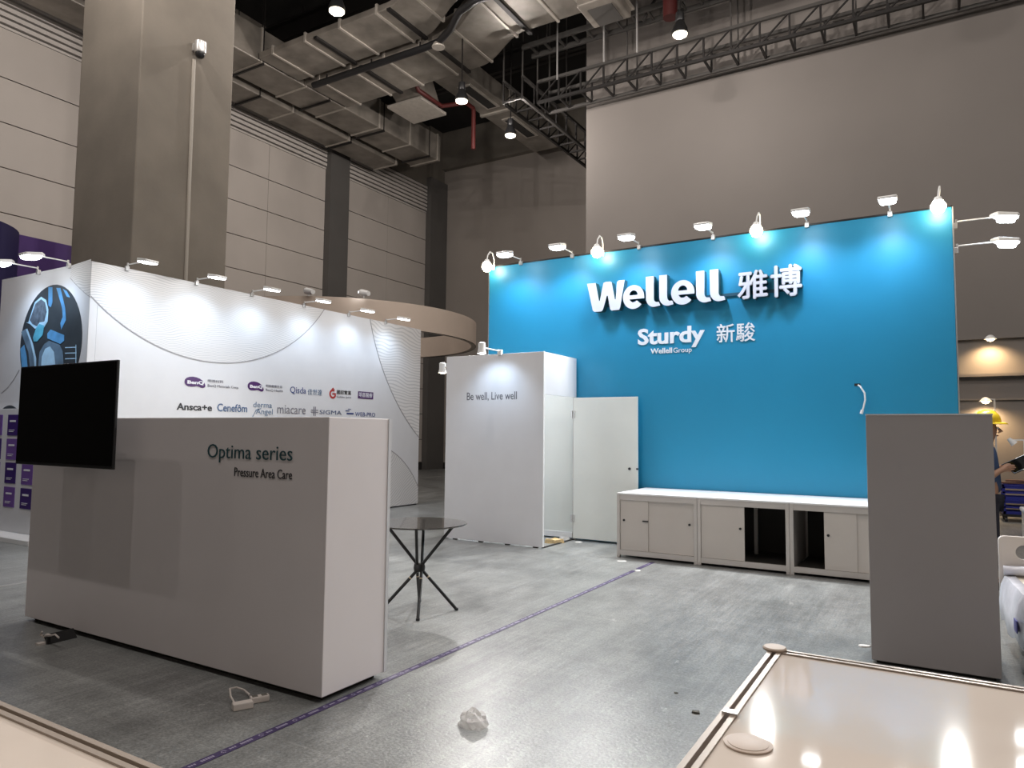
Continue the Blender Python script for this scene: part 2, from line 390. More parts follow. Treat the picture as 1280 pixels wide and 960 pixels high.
MB().rings([[Vector(k3((-11.55, 14.0, 10.6))) + o for o in (Vector((-.5, -.3, -.3)), Vector((.5, -.3, -.3)), Vector((.5, .3, .3)), Vector((-.5, .3, .3)))],
            [Vector(k3((-11.45, 14.3, 10.05))) + o for o in (Vector((-.45, -.4, -.1)), Vector((.45, -.4, -.1)), Vector((.45, .4, .1)), Vector((-.45, .4, .1)))]]).build('sheet_body', foil, d4, bevel=.02)
kbars('hanger_rod', [((x, 14.2, 10.5), (x, 14.2, 14.2)) for x in (-11.9, -11.15)], .02, truss_m, d4)
kbox('flange', (-12.1, 13.75, 9.95), (-11.0, 14.85, 10.02), foil_edge, d4)
def truss(name, label, axis, a, b, lo, hi, z0, z1, step):
    q = (lambda s, w, z: (s, w, z)) if axis == 0 else (lambda s, w, z: (w, s, z))
    t = thing(name, label, 'truss', q((a + b) / 2, lo, z0))
    for w, z in ((lo, z0), (hi, z0), (lo, z1), (hi, z1)):
        MB().bar(q(a, w, z), q(b, w, z), .07).build('chord', truss_m if z == z0 and w == lo else truss_lt, t)
    n = int(round((b - a) / step))
    for i in range(n + 1):
        s = a + (b - a) * i / n
        MB().bar(q(s, lo, z0), q(s, hi, z0), .045).build('rung', truss_m, t)
        bars('brace', [(q(s, lo, z0), q(s, lo, z1)), (q(s, hi, z0), q(s, hi, z1))], .04, truss_m, t)
        if i < n: bars('brace', [(q(s, lo, z0), q(s + (b - a) / n, lo, z1))], .03, truss_m, t)
    for i in range(0, n + 1, 4):
        s = a + (b - a) * i / n
        bars('hanger', [(q(s, lo, z1), q(s, lo, 14.2)), (q(s, hi, z1), q(s, hi, 14.2))], .03, truss_lt, t)
    return t
truss('lighting_truss', 'long black lattice truss along the top of the beige wall', 0, -8.6, 8.0, 15.53, 16.2, 10.0, 10.55, .62)
truss('catwalk_ladder', 'dark lattice gangway running back past the beige wall corner', 1, 15.0, 20.6, -9.3, -8.74, 9.95, 10.5, .62)
t = thing('cable_tray', 'ladder shaped cable tray hung above the black truss', 'tray', (-2, 15.2, 11.2))
for y in (14.9, 15.4): MB().bar((-8.7, y, 11.2), (8, y, 11.2), .06, .12).build('rail', truss_lt, t)
for i in range(43): MB().bar((-8.5 + i * .385, 14.9, 11.2), (-8.5 + i * .385, 15.4, 11.2), .05).build('rung', truss_lt, t)
for i in range(6): bars('hanger', [((-8 + i * 3, y, 11.2), (-8 + i * 3, y, 14.2)) for y in (14.9, 15.4)], .025, truss_lt, t)
for y, lab in ((7.2, 'dark steel roof beam in front of the crossing ducts'), (14.2, 'dark steel roof beam above the branch duct'), (19.0, 'dark steel roof beam nearest the far back wall')):
    m = MB().box((XL, y - .18, 13.75), (17, y + .18, 13.8)).box((XL, y - .18, 13.2), (17, y + .18, 13.25)).box((XL, y - .03, 13.2), (17, y + .03, 13.8)).build('roof_beam', truss_m)
    tag(m, lab, 'beam')
def pipe(label, pts, r): return tag(MB().tube(pts, r, 10).build('sprinkler_pipe', red_pipe, smooth=True), label, 'pipe')
pipe('red sprinkler pipe with a drop leg beside the branch duct', [(-12.17, 15.01, 14.19)] + [k3(p) for p in ((-10.87, 13.4, 10.1), (-10.87, 13.5, 10.02), (-10.85, 14.45, 10.0), (-10.2, 14.6, 10.0), (-10.2, 14.93, 10.0), (-10.2, 14.97, 9.95), (-10.2, 14.97, 8.9))], .065)
pipe('thin red sprinkler pipe following the left wall above the louvres', [(-17.4, 6.3, 11.655), (-17.4, 15.3, 11.665)], .06)
pipe('red fire main rising behind the lamp above the beige wall', [(-4.75, 14.55, 10.6), (-4.75, 14.55, 14.2)], .16)
bars('brace', [((-4.2, 15.15, 13.1), (-5.6, 15.15, 11.1))], .05, truss_lt, bpy.data.objects['cable_tray'])
for i, (x, y, lab) in enumerate(((-7.6, 14.7, 'left'), (-6.3, 14.5, 'middle'), (-5.5, 14.5, 'right'))):
    tag(MB().tube([(x, y, 10.0), (x, y, 14.2)], .022, 6).build('threaded_rod', alu), 'pale threaded hanger rod, %s one of three before the truss' % lab, 'rod', 'threaded hanger rods')

def make_bay(label, loc, group='high bay lamps'):
    t = thing('high_bay_lamp', label, 'lamp', loc, group)
    x, y, z = loc
    MB().lathe([(.03, .48), (.08, .46), (.09, .30), (.08, .28), (.155, .10), (.16, .02), (.145, .02)], loc, 20).build('housing', black, t, smooth=True)
    MB().lathe([(.145, .025), (.14, .0), (.10, -.025), (.01, -.03)], loc, 20).build('lens', lens_bay, t, smooth=True)
    MB().bar((x, y, z + .46), (x, y, 14.2), .025).build('suspension_rod', truss_m, t)
    light('POINT', 'bay_light', (0, 0, -.085), HIGHBAY_W, HALL, t, shadow_soft_size=.04)
    return t
BZ = 9.4
bay_labels = {(421, 15): 'lit high bay lamp hanging in front of the crossing ducts', (577, 127): 'lit high bay lamp hanging just beyond the crossing ducts',
              (638, 170): 'lit high bay lamp nearest the far corner of the hall', (850, 44): 'lit high bay lamp hanging before the truss over the beige wall'}
first = None
def bay(label, loc, group):
    global first
    if first is None: first = make_bay(label, loc, group); return first
    c = copy_tree(first); c.location = loc; c['label'] = label; c['group'] = group; return c
for (u, v), lab in bay_labels.items():
    p = P(u, v, 2, BZ); o = bay(lab, tuple(p), 'high bay lamps in view')
    if 12 < p.y < 14.8:                      # these two hang from the crossing duct
        for ch in o.children:
            if ch.name.startswith('suspension_rod'): ch.scale = (1, 1, .325)
for loc in [(x, y, BZ) for x, y in ((-4.2, 9.0), (-4.2, 5.1), (-4.2, .9), (1.1, 9.0), (1.1, 5.1), (1.1, .9), (-9.5, 4.9), (-9.5, .9), (6.4, 5.1), (6.4, .9), (6.4, 9.3), (-14.6, .9))]:
    bay('high bay lamp hanging from the roof outside the photo', loc, 'high bay lamps out of view')

# ------------------------------------------------------------------ blue display wall
BW0, BW1, BWY, BWZ = -5.98, 0.222, 9.28, 4.10
bw = thing('display_wall', 'tall bright blue wall with raised white lettering behind the cabinets', 'display wall', (BW0, BWY, 0))
box('board', (BW0, BWY, 0), (BW1, BWY + .14, BWZ), blue_m, bw, bevel=.004)
box('top_cap', (BW0 - .005, BWY - .006, BWZ), (BW1 + .005, BWY + .146, BWZ + .02), black, bw)
box('edge_strip', (BW0 - .014, BWY, 0), (BW0 - .001, BWY + .14, BWZ), alu, bw)
box('edge_strip', (BW1 + .001, BWY, 0), (BW1 + .014, BWY + .14, BWZ), alu, bw)
box('foot_plate', (BW0, BWY + .145, 0), (BW1, BWY + .60, .05), dark_gap, bw)
FY = FACE_Y(BWY - .02)
LD = .11
def e_glyph():
    o = arc(.5, .5, .5, .5, -8, 318, 40); i = arc(.5, .5, .20, .22, 318, 205, 14)
    outer = [(1.0, .41)] + [(1.0, .46)] + o[1:] + i + [(.305, .41)]
    hole = [(.31, .58)] + arc(.5, .58, .195, .20, 180, 0, 14)[1:]
    return [outer, hole]
def l_glyph():
    return [[(0, 1), (.56, 1), (.56, .26)] + arc(.76, .27, .20, .12, 180, 270, 6) + [(.92, .145), (1.0, .03)] + arc(.58, .30, .58, .30, 290, 180, 10)[1:]]
def w_glyph():
    a = arc
    return [[(0, 1), (.235, 1), (.325, .37), (.345, .37), (.44, .97), (.50, 1), (.62, 1), (.66, .97), (.745, .37), (.765, .37), (.80, 1 - .05), (.84, 1), (1.0, 1)]
            + [(.885, .08), (.85, .0), (.66, .0), (.62, .05), (.555, .52), (.535, .52), (.43, .05), (.39, 0), (.20, 0), (.155, .06)]]
zb, zt, zx = 3.245, 3.672, 3.575
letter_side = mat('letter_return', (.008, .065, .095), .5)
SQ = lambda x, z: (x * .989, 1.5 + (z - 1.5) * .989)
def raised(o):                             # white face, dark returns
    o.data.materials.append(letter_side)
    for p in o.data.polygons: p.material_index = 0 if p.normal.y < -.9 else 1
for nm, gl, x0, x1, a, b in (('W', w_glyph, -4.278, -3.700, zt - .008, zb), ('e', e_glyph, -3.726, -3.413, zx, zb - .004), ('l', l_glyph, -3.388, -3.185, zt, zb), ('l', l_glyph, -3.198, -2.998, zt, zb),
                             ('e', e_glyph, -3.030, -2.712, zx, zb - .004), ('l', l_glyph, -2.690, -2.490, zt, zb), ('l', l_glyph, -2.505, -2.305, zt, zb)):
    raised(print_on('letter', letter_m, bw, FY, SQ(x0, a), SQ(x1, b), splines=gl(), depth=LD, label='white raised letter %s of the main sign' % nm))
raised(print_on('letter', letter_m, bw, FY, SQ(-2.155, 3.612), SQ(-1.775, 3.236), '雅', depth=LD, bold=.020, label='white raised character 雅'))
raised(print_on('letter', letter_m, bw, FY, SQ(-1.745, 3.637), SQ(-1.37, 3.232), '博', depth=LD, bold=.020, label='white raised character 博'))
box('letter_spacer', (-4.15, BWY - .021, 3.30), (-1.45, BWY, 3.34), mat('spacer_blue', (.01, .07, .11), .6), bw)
FB = FACE_Y(BWY)
print_on('lettering', print_white, bw, FB, (-3.515, 2.955), (-2.586, 2.662), 'Sturdy', depth=.012, off=.03)
print_on('lettering', print_white, bw, FB, (-2.43, 2.945), (-1.942, 2.70), '新駿', depth=.012, bold=.008)
print_on('lettering', print_white, bw, FB, (-3.334, 2.674), (-3.03, 2.600), 'Wellell', depth=.008, off=.022)
print_on('lettering', print_white, bw, FB, (-3.012, 2.667), (-2.762, 2.580), 'Group', depth=.008)
MB().lathe([(.035, 0), (.035, .002)], (0, 0, 0), 14)
cx, cz = P(1072, 481, 1, BWY).x, P(1072, 481, 1, BWY).z
box('cable_hole', (cx - .035, BWY - .004, cz - .015), (cx + .03, BWY, cz + .015), dark_gap, bw)
MB().tube([(cx, BWY + .01, cz), (cx + .03, BWY - .03, cz - .02), (cx + .075, BWY - .04, cz - .10), (cx + .08, BWY - .04, cz - .18), (cx + .06, BWY - .04, cz - .27), (cx + .045, BWY - .04, cz - .32)], .010, 8).build('cable', white_gloss, bw, smooth=True)
MB().tube([(cx + .047, BWY - .04, cz - .30), (cx + .035, BWY - .04, cz - .345)], .018, 8).build('plug', white_gloss, bw)

# arm floodlights: clamp at the origin, arm towards -Y, head at its end
def make_flood(label, group, power, name='arm_floodlight', reach=.47, cone=138, bulge=.04):
    t = thing(name, label, 'spotlight', (0, 0, 0), group)
    MB().box((-.025, -.03, -.05), (.025, .012, .015)).box((-.010, -.03, .0), (.010, -.008, .06)).build('clamp', alu, t, bevel=.004)
    MB().tube([(0, -.018, .035), (0, -reach + .10, .035)], .009, 8).build('arm', light_body, t, smooth=True)
    q = Matrix.Translation((0, -reach, .03)) @ Matrix.Rotation(math.radians(8), 4, 'X')
    hv = lambda pts: [q @ Vector(p) for p in pts]
    sec = lambda y, w, a, b: hv([(-w, y, a), (w, y, a), (w, y, b), (-w, y, b)])
    MB().rings([sec(-.135, .06, -.010, .010), sec(-.115, .095, -.014, .020), sec(.07, .095, -.014, .030), sec(.10, .06, -.012, .028), sec(.14, .02, -.008, .016)]).build('head', light_body, t, bevel=.005)
    MB().rings([hv([(sx * (.085 - k), (-.11 + k if sy < 0 else .07 - k), z) for sx, sy in ((-1, -1), (1, -1), (1, 1), (-1, 1))]) for k, z in ((0, -.015), (.006, -.02 - bulge * .6), (.03, -.02 - bulge))]).build('lens', lens_cool, t, smooth=True)
    light('SPOT', 'flood_light', q @ Vector((0, -.01, -.10 - bulge)), power, COOL, t, aim=(0, .22, -1), spot_size=math.radians(cone), spot_blend=1.0, shadow_soft_size=.08)
    return t
ords = ('first', 'second', 'third', 'fourth', 'fifth', 'sixth')
flood = None
for i, x in enumerate((-5.394, -4.523, -3.488, -2.458, -1.301, -.393)):
    lab = '%s arm floodlight from the left along the top of the blue wall' % ords[i]
    if flood is None: flood = make_flood(lab, 'floodlights on the blue wall', FLOOD_W); o = flood
    else: o = copy_tree(flood)
    o['label'] = lab; o.location = (x, BWY - .01, BWZ + .02)
for z, y, lab in ((3.90, 9.33, 'upper of two floodlights on arms off the blue wall right edge'), (3.62, 9.33, 'lower of two floodlights on arms off the blue wall right edge')):
    o = copy_tree(flood); o['label'] = lab; o['group'] = 'floodlights off the right edge'; o.location = (BW1 + .02, y, z); o.rotation_euler = (0, 0, PI / 2)
# warm gooseneck lamps that face the aisle
def make_goose(label):
    t = thing('gooseneck_lamp', label, 'spotlight', (0, 0, 0), 'warm gooseneck lamps on the blue wall')
    MB().box((-.03, -.01, -.05), (.03, .16, .03)).build('clamp', light_body, t, bevel=.005)
    n = [(0, .02, .03), (.01, -.0, .12), (.02, -.06, .20), (.02, -.13, .21), (.01, -.18, .15), (0, -.19, .06)]
    MB().tube(n, .010, 8).build('neck', light_body, t, smooth=True)
    MB().lathe([(.02, .08), (.035, .07), (.05, .03), (.062, -.02), (.058, -.02), (.04, .03)], (0, -.19, 0), 16).build('shade', light_body, t, smooth=True)
    MB().lathe([(.01, .05), (.05, .03), (.078, -.02), (.078, -.05), (.05, -.10), (.012, -.118)], (0, -.19, .0), 16).build('bulb', lens_warm, t, smooth=True)
    light('SPOT', 'bulb_light', (0, -.24, -.16), BULB_W, WARM, t, aim=(0, -1, -.75), spot_size=math.radians(125), spot_blend=.5, shadow_soft_size=.05)
    return t
goose = None
for x, lab in ((-5.90, 'glaring warm lamp at the left end of the blue wall top'), (-4.05, 'glaring warm lamp above the left end of the raised lettering'),
               (-1.87, 'glaring warm lamp above the raised characters'), (.09, 'glaring warm lamp at the right corner of the blue wall')):
    if goose is None: goose = make_goose(lab); o = goose
    else: o = copy_tree(goose)
    o['label'] = lab; o.location = (x, BWY - .01, BWZ + .0)

# ------------------------------------------------------------------ storage closet
CX0, CX1, CY0, CZ = -6.03, -4.445, 8.25, 2.585
cl = thing('storage_closet', 'tall white booth closet with a small slogan and an open side', 'closet', ((CX0 + CX1) / 2, CY0, 0))
box('front_panel', (CX0, CY0, .015), (CX1, CY0 + .035, CZ), white, cl, bevel=.003)
box('side_panel', (CX0, CY0 + .035, .01), (CX0 + .035, BWY - .005, CZ), white, cl)
box('header_panel', (CX1 - .035, CY0 + .035, 2.02), (CX1, 9.255, CZ), white, cl)
box('door_post', (CX1 - .035, 9.215, 0), (CX1, 9.255, 2.02), alu_paint, cl)
box('back_panel', (CX0 + .035, 9.215, .10), (CX1 - .035, 9.24, CZ), off_white, cl)
box('base_strip', (CX0 + .035, 9.20, 0.02), (CX1 - .035, 9.24, .10), white_gloss, cl)
box('threshold', (CX1 - .03, CY0 + .035, 0), (CX1, 9.21, .012), dark_gap, cl)
box('corner_trim', (CX1 - .002, CY0 - .004, .02), (CX1 + .006, CY0 + .03, CZ + .004), white_gloss, cl)
for i in range(4): box('foot_wedge', (CX0 + .15 + i * .43, CY0 + .004, 0), (CX0 + .21 + i * .43, CY0 + .05, .015), dark_gap, cl)
ink_sl = mat('print_slate', (.12, .12, .14), .5)
print_on('lettering', ink_sl, cl, FACE_Y(CY0), (-5.668, 2.062), (-4.852, 1.938), 'Be well, Live well', depth=.003)
dr = box('door', (CX1 + .01, 9.14, .03), (-3.475, 9.175, 2.01), off_white, cl, bevel=.003)
p = P(787, 586, 1, 9.14)
MB().tube([(p.x, 9.145, p.z), (p.x, 9.125, p.z)], .018, 12).build('lock', ink, dr)
box('latch', (-3.49, 9.13, p.z - .012), (-3.462, 9.15, p.z + .012), ink, dr)
for v in (518, 648):
    h = P(720, v, 1, 9.13)
    MB().box((CX1 - .02, 9.12, h.z - .05), (CX1 + .035, 9.14, h.z + .05)).tube([(CX1 + .005, 9.115, h.z - .055), (CX1 + .005, 9.115, h.z + .055)], .012, 8).build('hinge', alu, cl)
# lamps on the closet
def make_can(label, loc, rz, length):
    t = thing('arm_spotlight', label, 'spotlight', loc, 'spotlights on the closet')
    MB().box((-.03, -.02, -.03), (.03, .03, .05)).build('clamp', light_body, t, bevel=.004) if False else None
    o = MB(); o.box(Vector(loc) + Vector((-.03, -.02, -.03)), Vector(loc) + Vector((.03, .03, .05))).build('clamp', light_body, t, bevel=.004)
    L0 = Vector(loc)
    MB().tube([L0 + Vector((0, -.01, .03)), L0 + Vector((0, -length, .03))], .010, 8).build('arm', light_body, t, smooth=True)
    MB().lathe([(.03, .10), (.05, .09), (.05, .0), (.065, -.05), (.058, -.05), (.04, 0)], L0 + Vector((0, -length - .03, 0)), 16).build('head', light_body, t, smooth=True)
    MB().lathe([(.05, -.03), (.04, -.055), (.01, -.06)], L0 + Vector((0, -length - .03, 0)), 16).build('bulb', lens_cool if rz == 0 else lens_warm, t, smooth=True)
    light('SPOT', 'can_light', (0, -length - .03, -.08), CLOSET_W, COOL if rz == 0 else WARM, t, aim=(0, .75, -1), spot_size=math.radians(110), spot_blend=.8, shadow_soft_size=.03)
    t.rotation_euler = (0, 0, rz); return t
make_can('white spotlight on a short arm over the slogan on the closet', (-5.13, CY0, CZ + .01), 0, .42)
make_can('lit bulb lamp clipped to the left edge of the closet', (CX0, CY0 + .12, 2.42), -PI / 2, .13)

# ------------------------------------------------------------------ lockable cabinets
CBY0, CBY1, CBH = 8.235, 9.265, .78
cab_edge = alu_paint
cab_door = mat('cabinet_door', (.56, .52, .48), .45, noise=.03, nscale=2)
def cabinet(x0, x1, label, doors):
    t = thing('cabinet', label, 'cabinet', (x0, CBY0, 0), 'low cabinets before the blue wall')
    for x in (x0, x1 - .04):
        for y in (CBY0, CBY1 - .04): box('post', (x, y, 0), (x + .04, y + .04, CBH - .02), cab_edge, t, bevel=.004)
    box('worktop', (x0 + .001, CBY0 - .004, CBH - .02), (x1 - .001, CBY1, CBH), white_gloss, t, bevel=.003)
    box('top_rail', (x0 + .04, CBY0 + .004, CBH - .085), (x1 - .04, CBY0 + .035, CBH - .02), cab_edge, t)
    box('bottom_rail', (x0 + .04, CBY0 + .004, .03), (x1 - .04, CBY0 + .035, .09), cab_edge, t)
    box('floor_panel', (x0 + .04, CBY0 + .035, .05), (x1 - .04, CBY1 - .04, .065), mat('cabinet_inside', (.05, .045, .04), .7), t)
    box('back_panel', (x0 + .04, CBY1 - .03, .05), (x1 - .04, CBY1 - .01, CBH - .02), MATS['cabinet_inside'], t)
    for x in (x0 + .005, x1 - .017): box('side_panel', (x, CBY0 + .04, .05), (x + .012, CBY1 - .04, CBH - .02), cab_door, t)
    for a, b, dy, k in doors:
        d = box('door', (x0 + a, CBY0 + .012 + dy, .092), (x0 + b, CBY0 + .024 + dy, CBH - .087), cab_door, t, bevel=.002)
        if k is not None:
            MB().tube([(x0 + k, CBY0 + .018 + dy, .45), (x0 + k, CBY0 + .002 + dy, .45)], .014, 12).build('lock', black, d)
    return t
c1 = cabinet(-3.40, -2.405, 'closed white sliding door cabinet at the left end of the row', [(.042, .40, .0, .09), (.39, .953, .012, .90)])
box('door_handle', (-3.40 + .33, CBY0 + .0, .445), (-3.40 + .40, CBY0 + .012, .46), black, c1)
cabinet(-2.403, -1.395, 'white cabinet with its right door missing and dark inside showing', [(.042, .53, .0, .485)])
cabinet(-1.393, -.385, 'white cabinet with doors pushed right leaving a dark gap at left', [(.345, .66, .0, .385), (.615, .965, .012, None)])
MB().box((-1.93, 9.0, .065), (-1.89, 9.04, .76)).build('cabinet_brace', cab_edge, bpy.data.objects['cabinet.001'])

# ------------------------------------------------------------------ side booth with wave prints and sponsor logos
SX, SY0, SY1, SZ = -9.29, 4.95, 11.77, 3.66
SBX = -11.65
sb = thing('booth_wall', 'big white corner booth wall with wavy line art and sponsor logos', 'display wall', (SX, SY0, 0))
box('front_board', (SBX, SY0, .02), (SX, SY0 + .1, SZ), white, sb, bevel=.004)
box('side_board', (SX - .1, SY0 + .1, .02), (SX, SY1, SZ), white, sb, bevel=.004)
box('plinth', (SX - .09, SY0 + .1, 0), (SX - .02, SY1 - .02, .02), dark_gap, sb)
wave_fine = wave_material('wave_print_fine', 12, .0); wave_bold = wave_material('wave_print_bold', 5.0, .1); wave_low = wave_material('wave_print_low', 6.5, -.5)
FX = FACE_X(SX)
edge_ink = mat('print_edge', (.33, .32, .33), .5)
def wave_patch(circ, ya, yb, sign, close_pts, m):
    cy, cz, r = circ; N = 36
    pts = []
    for i in range(N + 1):
        y = ya + (yb - ya) * i / N
        pts.append((y, cz + sign * math.sqrt(max(0, r * r - (y - cy) ** 2))))
    o = MB().prism(pts + close_pts, FX, .003).build('wave_print', m, sb)
    e = MB()
    for (a, b), (c, d) in zip(pts[:-1], pts[1:]):
        n = Vector((a - cy, b - cz)).normalized() * .016; n2 = Vector((c - cy, d - cz)).normalized() * .016
        e.prism([(a, b), (c, d), (c - n2.x, d - n2.y), (a - n.x, b - n.y)], FX, .0045)
    e.build('print_edge', edge_ink, sb)
wave_patch((6.776, 5.253, 2.747), 4.952, 9.012, -1, [(9.012, SZ), (4.952, SZ)], wave_fine)
wave_patch((14.379, 4.878, 4.363), 10.19, SY1, -1, [(SY1, SZ), (10.19, SZ)], wave_bold)
wave_patch((10.112, -.652, 1.952), 8.4, SY1, 1, [(SY1, .03), (8.4, .03)], wave_low)
FL = FACE_X(SX + .002)
def logo(a, b, body, m, off=0, shear=0): return print_on('lettering', m, sb, FL, a, b, body, off=off, shear=shear)
bean = [[(0, .52), (.02, .70), (.10, .86), (.22, .96), (.38, 1.0), (.55, .97), (.72, .86), (.86, .68), (.96, .44), (1.0, .22), (.97, .07), (.88, .0), (.78, .03), (.69, .11), (.58, .14), (.46, .09), (.32, .06), (.18, .08), (.07, .20), (.01, .36)]]
for (a, b, c, d) in ((6.333, 2.275, 6.675, 2.118), (7.429, 2.278, 7.74, 2.124)):
    print_on('logo_badge', ink_purple, sb, FL, (a, b), (c, d), splines=bean, depth=.003)
    w, h = c - a, b - d
    print_on('lettering', print_white, sb, FACE_X(SX + .005), (a + w * .13, b - h * .36), (a + w * .92, b - h * .74), 'BenQ', off=.04, depth=.002)
logo((6.714, 2.255), (6.985, 2.212), '明基材料', ink_grey); logo((6.717, 2.182), (7.264, 2.132), 'BenQ Materials Corp.', ink_grey)
logo((7.781, 2.246), (8.118, 2.203), '明基健康生活', ink_grey); logo((7.784, 2.178), (8.13, 2.132), 'BenQ Health', ink_grey)
logo((8.287, 2.246), (8.636, 2.118), 'Qisda', ink_blue); logo((8.677, 2.230), (9.007, 2.124), '佳世達', ink_soft)
g = [arc(.5, .42, .5, .42, 60, 345, 24) + arc(.5, .42, .30, .25, 345, 60, 20), [(.25, .80), (.5, 1.0), (.75, .80), (.6, .80), (.5, .88), (.4, .80)], [(.45, .50), (.98, .50), (.98, .36), (.45, .36)]]
print_on('logo_badge', ink_red, sb, FL, (9.184, 2.285), (9.352, 2.085), splines=g, depth=.003)
logo((9.365, 2.250), (9.734, 2.172), '國韶實業', ink); logo((9.367, 2.144), (9.737, 2.100), 'Golden Spirit', ink_grey)
MB().prism([(9.916, 2.254), (10.335, 2.254), (10.335, 2.12), (9.916, 2.12)], FL, .003).build('logo_badge', ink_purple, sb)
print_on('lettering', print_white, sb, FACE_X(SX + .005), (9.945, 2.238), (10.305, 2.145), '明基醫療', depth=.002)
logo((6.225, 1.883), (6.803, 1.782), 'Ansca+e', ink, off=.025)
logo((6.894, 1.903), (7.435, 1.783), 'Cenefôm', mat('print_steel_blue', (.07, .13, .26), .5), off=.012)
logo((7.55, 1.957), (7.917, 1.869), 'derma', ink_soft); logo((7.60, 1.852), (7.935, 1.735), 'Angel', ink_soft)
MB().prism([(7.535, 1.72), (7.55, 1.72), (7.60, 1.83), (7.70, 1.858), (7.70, 1.848), (7.61, 1.815)], FL, .003).build('logo_stroke', ink_soft, sb)
logo((8.03, 1.925), (8.64, 1.786), 'miacare', ink_grey)
cr = MB()
for k in (-1, 1):
    cr.prism([(8.844 + k * .018 - .010, 1.925), (8.844 + k * .018 + .010, 1.925), (8.844 + k * .018 + .010, 1.765), (8.844 + k * .018 - .010, 1.765)], FL, .003)
    cr.prism([(8.762, 1.845 + k * .018 + .008), (8.926, 1.845 + k * .018 + .008), (8.926, 1.845 + k * .018 - .008), (8.762, 1.845 + k * .018 - .008)], FL, .0032)
cr.build('logo_badge', ink_grey, sb)
logo((8.965, 1.872), (9.50, 1.801), 'SIGMA', mat('print_slate_blue', (.09, .12, .22), .5))
wm = MB()
for a, b, c, d in ((9.60, 1.885, 9.70, 1.868), (9.665, 1.915, 9.735, 1.902), (9.63, 1.842, 9.81, 1.815)):
    wm.prism([(a, b), (c, b), (c, d), (a, d)], FL, .003)
wm.build('logo_badge', ink_blue, sb)
logo((9.855, 1.862), (10.403, 1.786), 'WEB-PRO', ink_blue)
# round photograph print on the front face: a masked figure in a dim blue room
FF = FACE_Y(SY0)
def pp(pts, m, d, name='photo_print'):
    q = [(P(u, v, 1, SY0).x, P(u, v, 1, SY0).z) for u, v in pts]
    return MB().prism(q, FACE_Y(SY0 - d + .0015), .0015).build(name, m, sb)
MB().prism(arc(-10.21, 2.65, .79, .79, 0, 360, 48)[:-1], FF, .003).build('photo_print', mat('photo_dark', (.035, .045, .055), .5, noise=.3, nscale=3), sb)
MB().prism(arc(-11.2, 1.52, .37, .30, 0, 180, 20), FF, .003).build('photo_print', MATS['photo_dark'], sb)
ph_b = mat('photo_blue', (.10, .32, .62), .5, noise=.2, nscale=6); ph_l = mat('photo_light', (.42, .66, .88), .5, noise=.15, nscale=6)
ph_m = mat('photo_mask', (.10, .42, .60), .5, noise=.2, nscale=8); ph_s = mat('photo_slate', (.13, .21, .30), .5, noise=.3, nscale=5)
pp([(61, 359), (66, 359), (66, 378), (64, 384), (61, 382)], ph_b, .006)
pp([(71, 360), (76, 360), (82, 385), (83, 400), (79, 408), (77, 412), (76, 404), (79, 396), (78, 384)], ph_b, .006)
pp([(79, 361), (84, 364), (88, 372), (84, 371)], ph_b, .006)
pp([(36, 403), (44, 378), (52, 371), (58, 375), (61, 387), (60, 402), (54, 412), (50, 405), (48, 410), (44, 411), (38, 405), (33, 403)], ph_l, .006)
pp([(38, 400), (45, 380), (52, 374), (57, 378), (59, 390), (56, 402), (50, 403), (47, 408), (41, 405)], mat('photo_face', (.10, .13, .17), .5, noise=.5, nscale=16), .0075)
pp([(46, 410), (50, 405), (56, 407), (54, 419), (47, 427), (43, 427), (42, 422)], ph_m, .009)
pp([(27, 415), (33, 411), (38, 424), (43, 440), (46, 457), (38, 458), (36, 440), (30, 424)], ph_s, .006)
pp([(26, 436), (31, 431), (34, 446), (35, 459), (28, 459)], ph_b, .0075)
pp([(33, 412), (35, 411), (42, 430), (46, 448), (46, 458), (44, 458), (43, 446), (39, 428)], ph_l, .009)
pp([(60, 417), (64, 412), (81, 419), (81, 426), (76, 430), (60, 423)], ph_b, .009)
pp([(50, 440), (56, 430), (62, 426), (75, 431), (79, 440), (80, 457), (48, 460)], ph_s, .006)
pp([(53, 446), (57, 436), (63, 433), (68, 440), (70, 458), (52, 459)], ph_l, .0075)
for u, v in ((82, 434), (82, 441), (82, 448)): pp([(u, v), (96, v - .5), (96, v + .7), (u, v + 1.2)], ph_l, .006)
pp([(95, 431), (96, 431), (96, 455), (95, 455)], ph_l, .0075)
pp([(88, 347), (93, 353), (100, 360), (107, 366.5), (113.5, 371.5), (114, 324), (89.5, 332)], wave_fine, .003, 'wave_print')
pp([(88, 347), (93, 353), (100, 360), (107, 366.5), (113.5, 371.5), (113.5, 372.3), (107, 367.3), (100, 360.8), (93, 353.8), (88, 347.9)], edge_ink, .0045, 'print_edge')
pp([(24, 462), (18, 473), (10, 484), (2, 491), (2, 492), (10, 485), (18, 474), (24.6, 463)], edge_ink, .003, 'print_edge')
# floodlights along the booth wall
sflood = None
for i, (u, v) in enumerate(((158, 334), (245, 354), (314, 370), (379, 384), (435, 396.5), (481, 406.5))):
    y = P(u, v, 0, SX).y
    lab = '%s floodlight along the logo wall top, counted from the column' % ords[i]
    if sflood is None: sflood = make_flood(lab, 'floodlights on the logo wall', SIDE_FLOOD_W, reach=.45, cone=140, bulge=.010); o = sflood
    else: o = copy_tree(sflood)
    o['label'] = lab; o.location = (SX + .01, y, SZ + .01); o.rotation_euler = (0, 0, PI / 2)
for u, v, lab in ((88, 329, 'long arm floodlight above the round photo print'), (50, 337, 'long arm floodlight at the far left end of the logo wall')):
    x = P(u, v, 1, SY0).x
    o = make_flood(lab, 'long arm floodlights on the front face', SIDE_FLOOD_W, reach=.45, cone=140); o.location = (x, SY0 - .01, SZ + .01)

